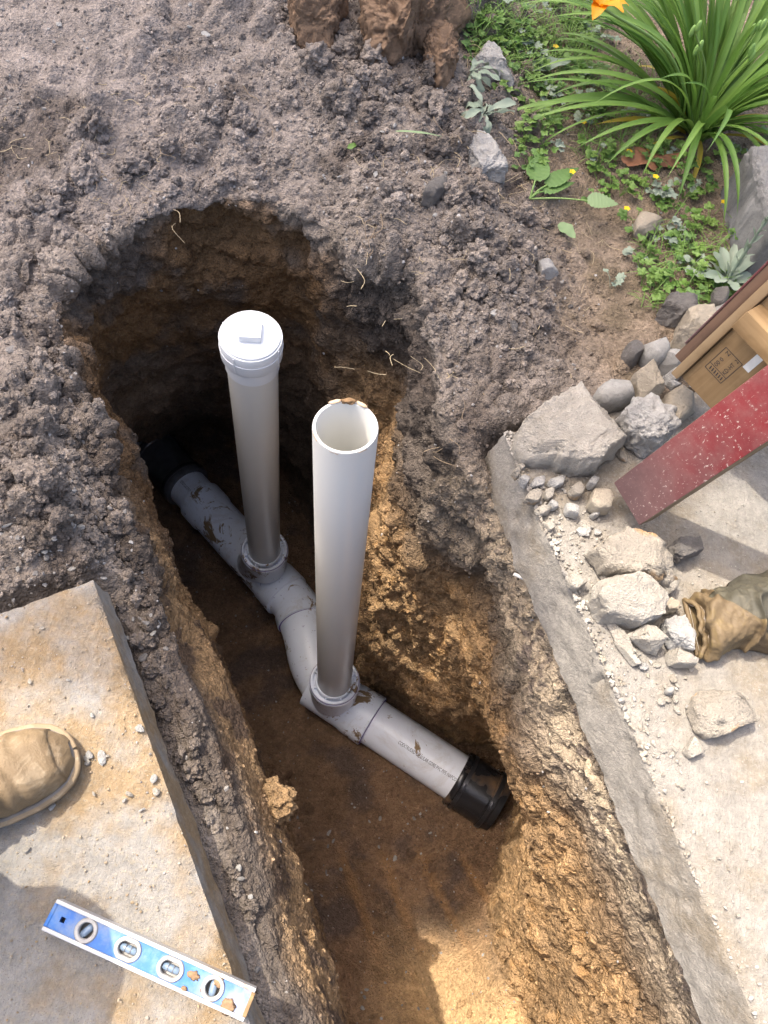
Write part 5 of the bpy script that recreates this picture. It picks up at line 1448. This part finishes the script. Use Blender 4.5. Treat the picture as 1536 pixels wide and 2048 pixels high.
# far part of the back, painted dark as shade, cut along the shade line
import bmesh as _bm
c0_ = P(1425, 1188, .06); c1_ = P(1536, 1268, .06)
ln_ = unit(np.array([*(c1_ - c0_)[:2], 0])); nrm_ = np.array([-ln_[1], ln_[0], 0])
b_ = _bm.new()
vs_ = [b_.verts.new(q) for q in Vg]; 
for f_ in Fg: b_.faces.new([vs_[i] for i in f_])
b_.normal_update()
for no_, co_ in ((nrm_, c0_), (np.array([0, 0, 1.0]), np.array([0, 0, .013])), (ln_, c0_)):
    _bm.ops.bisect_plane(b_, geom=b_.verts[:] + b_.edges[:] + b_.faces[:], plane_co=Vector(co_), plane_no=Vector(no_))
def in_shade(f):
    q = np.array(f.calc_center_median())
    return (q - c0_) @ nrm_ > 0 and q[2] > .013 and (q - c0_) @ ln_ > 0
for nm_, mt_, inside in (('hand_part', GLOVE, False), ('painted_shade_back', GLOVE_SHADE, True)):
    c_ = b_.copy(); _bm.ops.delete(c_, geom=[f for f in c_.faces if in_shade(f) != inside], context='FACES')
    if inside:
        for v in c_.verts: v.co += v.normal * .0012
    m_ = bpy.data.meshes.new(nm_); c_.to_mesh(m_); c_.free(); m_.materials.append(mt_)
    m_.polygons.foreach_set('use_smooth', np.full(len(m_.polygons), True)); link(nm_, m_, glove)
b_.free()
# cuff: rolled binding round the opening and the lining inside
rim = Vg[:n2]
Vr, Fr = tube_mesh(np.concatenate([rim, rim[:2]]) + np.array([0, 0, .001]), .0042, 8)
obj('cuff_binding', Vr, Fr, GLOVE, glove)
inner = Vg[:n2 * 12].reshape(12, n2, 3).copy(); ci = inner.mean(1, keepdims=True); inner = ci + (inner - ci) * .9
obj('lining', inner.reshape(-1, 3), grid_faces(12, n2, closed_v=True), GLOVE_IN, glove)

# ------------------------------------------------------------------ plants
def leaf_mesh(L, W, prof='oval', fold=.25, droop=.6, ns=10, lift=.3, twist=0.0, wav=0.0, seed=0):
    """one leaf in its own frame: root at 0, along +x, up +z"""
    s = np.linspace(0, 1, ns)
    if prof == 'oval': w_ = np.sin(np.pi * np.clip(s * .97 + .02, 0, 1) ** .75) ** .9
    elif prof == 'blade': w_ = np.clip(.62 + .9 * s - 1.52 * s ** 2.4, .01, 1) * np.clip((1 - s) * 7, .04, 1) ** .6
    elif prof == 'spoon': w_ = np.clip(.22 + .1 * s + .9 * np.sin(np.pi * np.clip((s - .25) / .77, 0, 1)) ** .8, .03, 1)
    elif prof == 'heart': w_ = np.sin(np.pi * np.clip(s, .02, 1) ** .55) ** .85
    ang = lift - droop * s ** 1.3 * 2
    dx, dz = np.cos(ang), np.sin(ang)
    x = np.concatenate([[0], np.cumsum((dx[1:] + dx[:-1]) / 2)]) * L / (ns - 1); z = np.concatenate([[0], np.cumsum((dz[1:] + dz[:-1]) / 2)]) * L / (ns - 1)
    V = []
    r = np.random.default_rng(seed)
    ph = r.uniform(0, 6)
    for i in range(ns):
        for t in (-1, -.5, 0, .5, 1):
            h = abs(t) * fold * w_[i] * W * .5 + wav * W * math.sin(s[i] * 14 + ph + t) * abs(t)
            tw = twist * s[i]
            y = t * w_[i] * W * .5
            V.append((x[i] - math.sin(ang[i]) * h, y * math.cos(tw) - h * math.sin(tw) * .3, z[i] + math.cos(ang[i]) * h + y * math.sin(tw)))
    return np.array(V), grid_faces(ns, 5)
def turn(V, az, tiltx=0.0):
    c, s = math.cos(az), math.sin(az); ct, st_ = math.cos(tiltx), math.sin(tiltx)
    Rx = np.array([[1, 0, 0], [0, ct, -st_], [0, st_, ct]])
    return V @ Rx.T @ np.array([[c, -s, 0], [s, c, 0], [0, 0, 1]]).T
G_LILY = make_leaf('daylily_green', (.085, .18, .03), (.19, .31, .065), .3, .4)
G_YEL = make_leaf('yellowed_leaf', (.50, .36, .04), (.55, .42, .08), .25, .5)
G_SILV = make_leaf('silver_green', (.18, .23, .165), (.26, .30, .23), .12, .8)
G_WEED = make_leaf('weed_green', (.085, .165, .03), (.18, .28, .065), .25, .5)
G_BROAD = make_leaf('broad_leaf', (.095, .18, .045), (.135, .235, .065), .25, .5)
G_PALE = make_leaf('pale_leaf_underside', (.18, .26, .12), (.22, .30, .15), .2, .6)
G_DRY = make_leaf('dry_oak_leaf', (.20, .085, .045), (.27, .12, .065), .1, .6)
G_STEM = make_leaf('green_stem', (.14, .24, .06), (.22, .32, .10), .1, .5)
PETAL = make_leaf('orange_petal', (.75, .26, .005), (.80, .36, .01), .3, .5)
YEL = make_leaf('yellow_petal', (.75, .50, .01), (.80, .58, .02), .25, .5)
BUD = make_leaf('green_bud', (.16, .30, .06), (.22, .36, .10), .1, .5)
STRAW = make_flat('straw', (.40, .32, .20), .85, .25, 40, .1)
ROOT = make_flat('pale_root', (.24, .18, .12), .9, .25, 60, .2)

lily = empty('daylily', 'big daylily clump with long arching green leaves and one orange flower', 'plant')
lb = PG(1392, 262); lily.location = lb
r = np.random.default_rng(21)
def lily_blade(az, L, W, lift, droop, mat, seed, d0=.03):
    V, F = leaf_mesh(L, W, 'blade', .45, droop, 18, lift, r.uniform(-.5, .5), 0, seed)
    V = turn(V, az, r.uniform(-.3, .3)) + np.array([math.cos(az) * r.uniform(0, d0) * 1.5, math.sin(az) * r.uniform(0, d0) * 1.5, -.005])
    obj('leaf_blade', V, F, mat, lily)
for k in range(150):
    az = r.uniform(0, 2 * math.pi)
    if math.sin(az) < -.2 and r.uniform() < .62: az = -az                      # fewer towards the viewer
    lift = r.uniform(.9, 1.42); L = r.uniform(.32, .62)
    lily_blade(az, L, r.uniform(.013, .022), lift, r.uniform(.35, .95), G_LILY, k)
for az, L, lift, dr in ((-2.05, .34, .95, .95), (-1.75, .36, .9, .9), (-1.35, .38, 1.0, .95), (-1.05, .33, .9, 1.0), (-2.35, .36, .8, .8), (2.95, .50, .85, .65), (2.8, .55, .95, .7), (3.1, .46, .75, .6), (3.35, .42, .8, .75), (2.6, .50, 1.1, .7), (-2.6, .40, .7, .7), (-.6, .36, .8, .85), (-.2, .40, .8, .8)):
    lily_blade(az, L, .024, lift, dr, G_LILY, int(L * 1000))
for k in range(26):
    lily_blade(r.uniform(2.2, 3.7), r.uniform(.42, .66), r.uniform(.016, .024), r.uniform(.5, 1.0), r.uniform(.45, .8), G_LILY, 300 + k)
for az, L, lift, dr in ((2.9, .16, 1.1, .6), (-2.9, .26, .5, .5), (-.5, .30, .7, .9), (-1.6, .22, .4, .7), (-2.4, .2, .35, .6), (.4, .3, .5, .8), (2.2, .34, .6, .9)):
    lily_blade(az, L, .018, lift, dr, G_YEL, int(L * 999))
def on_stem(base, tip, bend, rad=.0022, parent=None, name='stem', mat=None):
    mid = lerp(base, tip, .5) + np.asarray(bend)
    V, F = tube_mesh(spline([base, mid, tip], 14), np.linspace(rad * 1.3, rad * .8, 14), 8)
    return obj(name, V, F, mat or G_STEM, parent)
fl = P(1200, 14, .33) - lb
on_stem(np.array([0, 0, 0.]), fl, [0, 0, .06], .003, lily, 'flower_stem')
for k in range(6):
    V, F = leaf_mesh(.062, .030, 'oval', .25, .55, 8, .55 + .25 * (k % 2), 0, .05, k)
    obj('petal', turn(V, k * math.pi / 3 + .3) + fl, F, PETAL, lily)
for (x, y, h) in ((1389, 62, .30), (1500, 110, .25), (1395, 100, .24), (1512, 60, .3)):
    b_ = P(x, y, h) - lb
    on_stem(np.array([r.uniform(-.02, .02), .01, 0.]), b_, [.0, .0, .04], .0022, lily, 'bud_stem')
    for q in range(3):
        V, F = ico(2); obj('bud', V * np.array([.005, .005, .013]) + b_ + np.array([r.uniform(-.008, .008), r.uniform(-.006, .006), q * .006]), F, BUD, lily)
# silvery plants
def rosette(name, px, py, label, cat, n, L, W, mat, lift=(.2, .9), droop=(.1, .5), prof='spoon', seed=0, azr=(0, 6.28), lift0=.0, wav=.06):
    t = empty(name, label, cat); b = PG(px, py, lift0); t.location = b; r = np.random.default_rng(seed)
    for k in range(n):
        az = azr[0] + (azr[1] - azr[0]) * (k + r.uniform(-.3, .3)) / n
        V, F = leaf_mesh(L * r.uniform(.6, 1.1), W * r.uniform(.75, 1.15), prof, r.uniform(.15, .5), r.uniform(*droop), 12, r.uniform(*lift), r.uniform(-.4, .4), wav, k)
        obj('leaf', turn(V, az, r.uniform(-.25, .25)) + np.array([0, 0, .004 * (k % 4)]), F, mat, t)
    return t
ros = rosette('silver_plant', 1446, 572, 'upright silvery-leaved plant with a spiky stem beside the grey boulder', 'plant', 18, .085, .022, G_SILV, (.0, .75), (.05, .4), seed=3, lift0=.01)
r = np.random.default_rng(8)
for k in range(16):
    z = .012 * k
    V, F = leaf_mesh(.04 * (1 - k / 26), .011, 'oval', .3, .1, 7, 1.0, 0, 0, k)
    obj('leaf', turn(V, k * 2.4) + np.array([.004 * k * .25, .006 * k * .5, z]), F, G_SILV, ros)
on_stem(np.array([0, 0, 0.]), np.array([.016, .048, .19]), [0, 0, 0], .003, ros, 'stem', G_SILV)
rosette('wilted_plant', 965, 240, 'uprooted wilted silvery plant lying below the pale grey rock', 'plant', 14, .072, .019, G_SILV, (.0, .7), (.1, 1.0), seed=5, azr=(.2, 5.6), lift0=.012, wav=.14)
rosette('wilted_plant', 935, 168, 'wilted grey-green leaves hanging over clods left of the pale grey rock', 'plant', 8, .085, .020, G_SILV, (.0, .6), (.2, 1.0), seed=6, azr=(-1.4, 1.6), lift0=.02, wav=.14)
# broad-leaved weed, pulled out and lying on the soil
bw = empty('broadleaf_weed', 'pulled broad-leaved weed with ribbed pointed leaves lying on the bare soil', 'weed')
bb = PG(1058, 402, .006); bw.location = bb
def veined(L, W, mat, ns=26):
    V, F = leaf_mesh(L, W, 'heart', .12, .12, ns, .12, 0, .0)
    s = np.repeat(np.linspace(0, 1, ns), 5); t = np.tile([-1, -.5, 0, .5, 1], ns)
    V[:, 2] += .0018 * np.sin((s * 9 - np.abs(t) * 1.2) * 6.28) * (np.abs(t) > .1)
    return V, F
for (tx, ty), L, W, h, mat in (((1093, 285), .095, .055, .045, G_BROAD), ((1160, 318), .105, .042, .030, G_BROAD), ((1150, 350), .085, .034, .02, G_BROAD)):
    tip = P(tx, ty, h) - bb; az = math.atan2(tip[1], tip[0])
    st0 = tip - unit(tip) * L * .95
    on_stem(np.array([0, 0, 0.]), st0, [0, 0, .006], .0022, bw)
    V, F = veined(L, W, mat); obj('leaf', turn(V, az) + st0, F, mat, bw)
tip = P(1236, 403, .012) - bb; az = math.atan2(tip[1], tip[0]); st0 = tip - unit(tip) * .068
on_stem(np.array([0, 0, 0.]), st0, [0, 0, .004], .0018, bw)
V, F = veined(.072, .050, G_PALE); obj('leaf', turn(V, az) + st0, F, G_PALE, bw)
# loose leaves
def loose_leaf(name, px, py, label, cat, L, W, az, mat, prof='oval', lift0=.008, tilt=.1):
    V, F = leaf_mesh(L, W, prof, .2, .15, 12, .15, 0, .06, int(px))
    o = obj(name, turn(V - np.array([L / 2, 0, 0]), az, tilt), F, mat); o.location = PG(px, py, lift0); return tag(o, label, cat)
loose_leaf('fallen_leaf', 1132, 468, 'crinkled pale green leaf lying alone on the bare garden soil', 'leaf', .055, .032, -.75, G_PALE)
loose_leaf('fallen_leaf', 873, 115, 'bluish green scrap of leaf on the crumbling brown clod', 'leaf', .045, .022, -1.0, G_SILV, lift0=.05)
loose_leaf('fallen_leaf', 705, 302, 'tiny light green leaf scrap on the bank above the trench', 'leaf', .028, .014, .9, G_WEED, lift0=.012)
loose_leaf('fallen_leaf', 1092, 148, 'broad grey-green leaf lying flat between rock and daylily', 'leaf', .13, .045, .55, G_SILV, lift0=.02)
loose_leaf('fallen_leaf', 835, 285, 'long pale withered stem end on the clods', 'leaf', .10, .006, .1, G_PALE, lift0=.02)
# dry brown lobed leaf
th = np.linspace(0, 2 * math.pi, 60, endpoint=False)
rad = (1 + .28 * np.sin(th * 7 + .5) * np.abs(np.sin(th)))
Lf = np.stack([np.cos(th) * .075 * rad, np.sin(th) * .030 * rad, .006 * np.cos(th * 3)], 1)
Vd = np.concatenate([[[0, 0, .004]], Lf * .5 + [0, 0, .003], Lf]); n = 60
Fd = [(0, 1 + k, 1 + (k + 1) % n) for k in range(n)] + [(1 + k, 1 + n + k, 1 + n + (k + 1) % n, 1 + (k + 1) % n) for k in range(n)]
dl = obj('oak_leaf', turn(Vd, .38, .1), Fd, G_DRY); dl.location = PG(1300, 328, .015); tag(dl, 'dry reddish-brown lobed leaf lying under the daylily', 'leaf')
# small flowers
for k, (x, y) in enumerate(((1103, 112), (1155, 270), (1130, 376), (1243, 434), (1258, 262), (1511, 297), (1248, 320), (1430, 428), (1293, 385), (1078, 250))):
    t = empty('wildflower', ('tiny yellow wildflower open on a short stem in the garden soil'), 'flower', 'yellow wildflowers in the garden bed')
    b = PG(x, y); t.location = b; h = .025 + .01 * (k % 3)
    on_stem(np.array([0, 0, 0.]), np.array([.003, 0, h]), [.002, 0, 0], .0008, t)
    for q in range(5):
        V, F = leaf_mesh(.0085, .0085, 'oval', .2, .2, 5, .3, 0, 0, q); obj('petal', turn(V, q * 1.257) + np.array([.003, 0, h]), F, YEL, t)
fl_lab = {3: 'drooping golden flower above the single pinkish stone', 7: 'bright yellow flower head beside the silvery upright plant', 8: 'yellow-green flower sprig in front of the dry brown leaf', 0: 'yellow bud at the left tip of the daylily leaves', 2: 'small round yellow flower beside the broad-leaved weed'}
fo = [o for o in C.objects if o.name.split('.')[0] == 'wildflower']
for k, l in fl_lab.items(): fo[k]['label'] = l
# low weeds: each a small plant
def lobed_leaf(sz, lobes, r):
    th = np.linspace(0, 2 * math.pi, 26, endpoint=False)
    rad = sz * (.55 + .45 * np.abs(np.sin(th * lobes / 2))) * (1 - .5 * np.exp(-((th - math.pi) / .3) ** 2))
    V = np.concatenate([[[0, 0, 0]], np.stack([np.cos(th) * rad + sz * .6, np.sin(th) * rad, .12 * sz * np.sin(th * lobes)], 1)])
    return V, np.array([(0, 1 + k, 1 + (k + 1) % 26) for k in range(26)])
wr = np.random.default_rng(55)
WEEDS = [(1085, 195), (1110, 190), (1100, 215), (1165, 212), (1185, 230), (1150, 150), (1045, 300), (1055, 335), (1198, 330), (1190, 215), (1060, 110), (1000, 90), (1010, 60), (1040, 45), (1075, 30), (1150, 60), (1100, 80), (950, 60), (960, 95), (1420, 375), (1400, 390), (1450, 315), (1480, 310), (1520, 290), (1340, 420), (1490, 370), (1330, 455), (1290, 520), (1390, 560), (1345, 560), (1310, 580), (1370, 500), (1430, 520), (1215, 385), (1220, 575), (1010, 150), (1035, 175), (1230, 245), (1270, 235), (1320, 250), (1500, 330), (1380, 590), (1420, 600), (1465, 610), (1300, 555), (1195, 345)]
for k in range(130):
    z_ = ((940, 1250, 0, 200), (1040, 1270, 150, 330), (940, 1200, 0, 140), (1180, 1400, 300, 420), (1260, 1480, 430, 620))[k % 5]
    WEEDS.append((wr.uniform(z_[0], z_[1]), wr.uniform(z_[2], z_[3])))
for k, (x, y) in enumerate(WEEDS):
    parts = []
    for q in range(wr.integers(4, 9)):
        sz = wr.uniform(.007, .015)
        V, F = lobed_leaf(sz, wr.integers(3, 6), wr)
        az = wr.uniform(0, 6.28); d_ = wr.uniform(.004, .028); hh = wr.uniform(.008, .03)
        parts.append((turn(V, az, wr.uniform(-.3, .3)) + np.array([math.cos(az) * d_, math.sin(az) * d_, hh]), F))
        Vs_, Fs_ = tube_mesh([[0, 0, 0], [math.cos(az) * d_ * .5, math.sin(az) * d_ * .5, hh * .8], [math.cos(az) * d_, math.sin(az) * d_, hh]], .0007, 4)
        parts.append((Vs_, np.concatenate([Fs_[:, :3], Fs_[:, [0, 2, 3]]])))
    V, F = join(parts)
    o = obj('weed', V, F, (G_WEED, G_LILY, G_SILV, G_BROAD)[k % 4 if k % 3 else 0]); o.location = PG(x, y)
    zone = ('between the brown clods and the daylily', 'weeds at the top edge of the bed') if y < 165 and x < 1260 else ('around the pulled broad-leaved weed', 'weeds round the broad-leaved weed') if x < 1275 and y < 420 else ('between the daylily and the boulder', 'weeds under the daylily') if y < 430 else ('near the silvery upright plant', 'weeds by the silvery upright plant')
    tag(o, ('silvery' if o.data.materials[0] == G_SILV else 'small green') + ' lobed-leaf weed growing low ' + zone[0], 'weed', zone[1])
# thin grass at the far edge of the bed
gs = []
for k in range(2000):
    u_, v_ = wr.uniform(), wr.uniform()
    x, y = (lerp(945, 1190, u_), lerp(-30, 150, v_)) if k < 1250 else ((lerp(1150, 1330, u_), lerp(130, 330, v_)) if k < 1700 else (lerp(1280, 1480, u_), lerp(450, 620, v_)))
    p = PG(x, y); az = wr.uniform(0, 6.28)
    V, F = leaf_mesh(wr.uniform(.03, .09), .0026, 'blade', .3, wr.uniform(.2, .9), 6, wr.uniform(.3, 1.2), 0, 0, k)
    gs.append((turn(V, az) + p, F))
V, F = join(gs); tag(obj('grass', V, F, G_LILY), kind='stuff')
# fine straw and rootlets on the dirt
gs = []
for k in range(260):
    x, y = (wr.uniform(880, 1100), wr.uniform(60, 420)) if k < 110 else (wr.uniform(700, 1250), wr.uniform(250, 760)) if k < 200 else (wr.uniform(0, 400), wr.uniform(150, 450))
    p = PG(x, y, .003); a = wr.uniform(0, 6.28); L = wr.uniform(.015, .06); d_ = np.array([math.cos(a), math.sin(a), wr.uniform(-.1, .25)]) * L
    V, F = tube_mesh(spline([p, p + d_ * .5 + wr.normal(size=3) * L * .15, p + d_], 7), wr.uniform(.0004, .0009), 4); gs.append((V, F))
V, F = join(gs); tag(obj('straw_litter', V, F, STRAW), kind='stuff')
# roots that hang from the cut bank, one by one
ROOTS = [((335, 280), (342, 330), .01), ((205, 215), (220, 262), .03), ((485, 165), (520, 200), .03), ((495, 260), (510, 240), .02), ((565, 335), (600, 300), .0), ((545, 260), (540, 285), .02), ((610, 385), (618, 368), .0), ((180, 375), (205, 395), -.02), ((205, 345), (235, 355), -.01), ((165, 360), (195, 385), -.02), ((740, 440), (722, 500), .03), ((760, 430), (745, 505), .03), ((750, 450), (735, 515), .02), ((770, 455), (730, 520), .02), ((865, 905), (900, 880), -.12), ((870, 915), (915, 935), -.12), ((880, 895), (850, 925), -.12), ((895, 880), (925, 905), -.12), ((930, 840), (925, 790), -.02), ((1115, 610), (1125, 650), .0), ((910, 290), (920, 265), .03), ((870, 230), (890, 260), .05), ((965, 790), (940, 760), -.02), ((40, 720), (60, 760), .0), ((25, 890), (55, 860), .0), ((600, 15), (535, 50), .1), ((700, 30), (690, 10), .14), ((835, 65), (855, 95), .16)]
for k, (a_, b_, h) in enumerate(ROOTS):
    pa, pb = P(*a_, h + .012), P(*b_, h + .008)
    pa = HP(*a_); pb = HP(*b_); pb = pb + (np.array([0, 0, CAM_H]) - pb) * .012
    if np.linalg.norm(pa - pb) > .12: pb = pa + unit(pb - pa) * .06
    mid = [lerp(pa, pb, t) + wr.normal(size=3) * .008 for t in (.3, .65)]
    V, F = tube_mesh(spline([pa, *mid, pb], 18), np.linspace(.0011, .0004, 18), 6)
    o = obj('root', V, F, ROOT)
    tag(o, 'thin pale root curling out of the torn dark earth at the trench rim', 'root', 'thin roots sticking out of the earth')
for (a_, b_, h, l) in (((1028, 1148), (1085, 1175), -.10, 'white stick poking out of the earth below the slab edge, the longer one'), ((1155, 1311), (1172, 1310), -.13, 'short white stick end under the slab edge, lower of the two')):
    pb = HP(*b_); pa = P(*a_, pb[2] + .012)
    V, F = tube_mesh([pa, lerp(pa, pb, .5), pb + (pb - pa) * .4], .0036, 10); tag(obj('stick', V, F, make_flat('white_stick', (.62, .60, .55), .6)), l, 'stick')
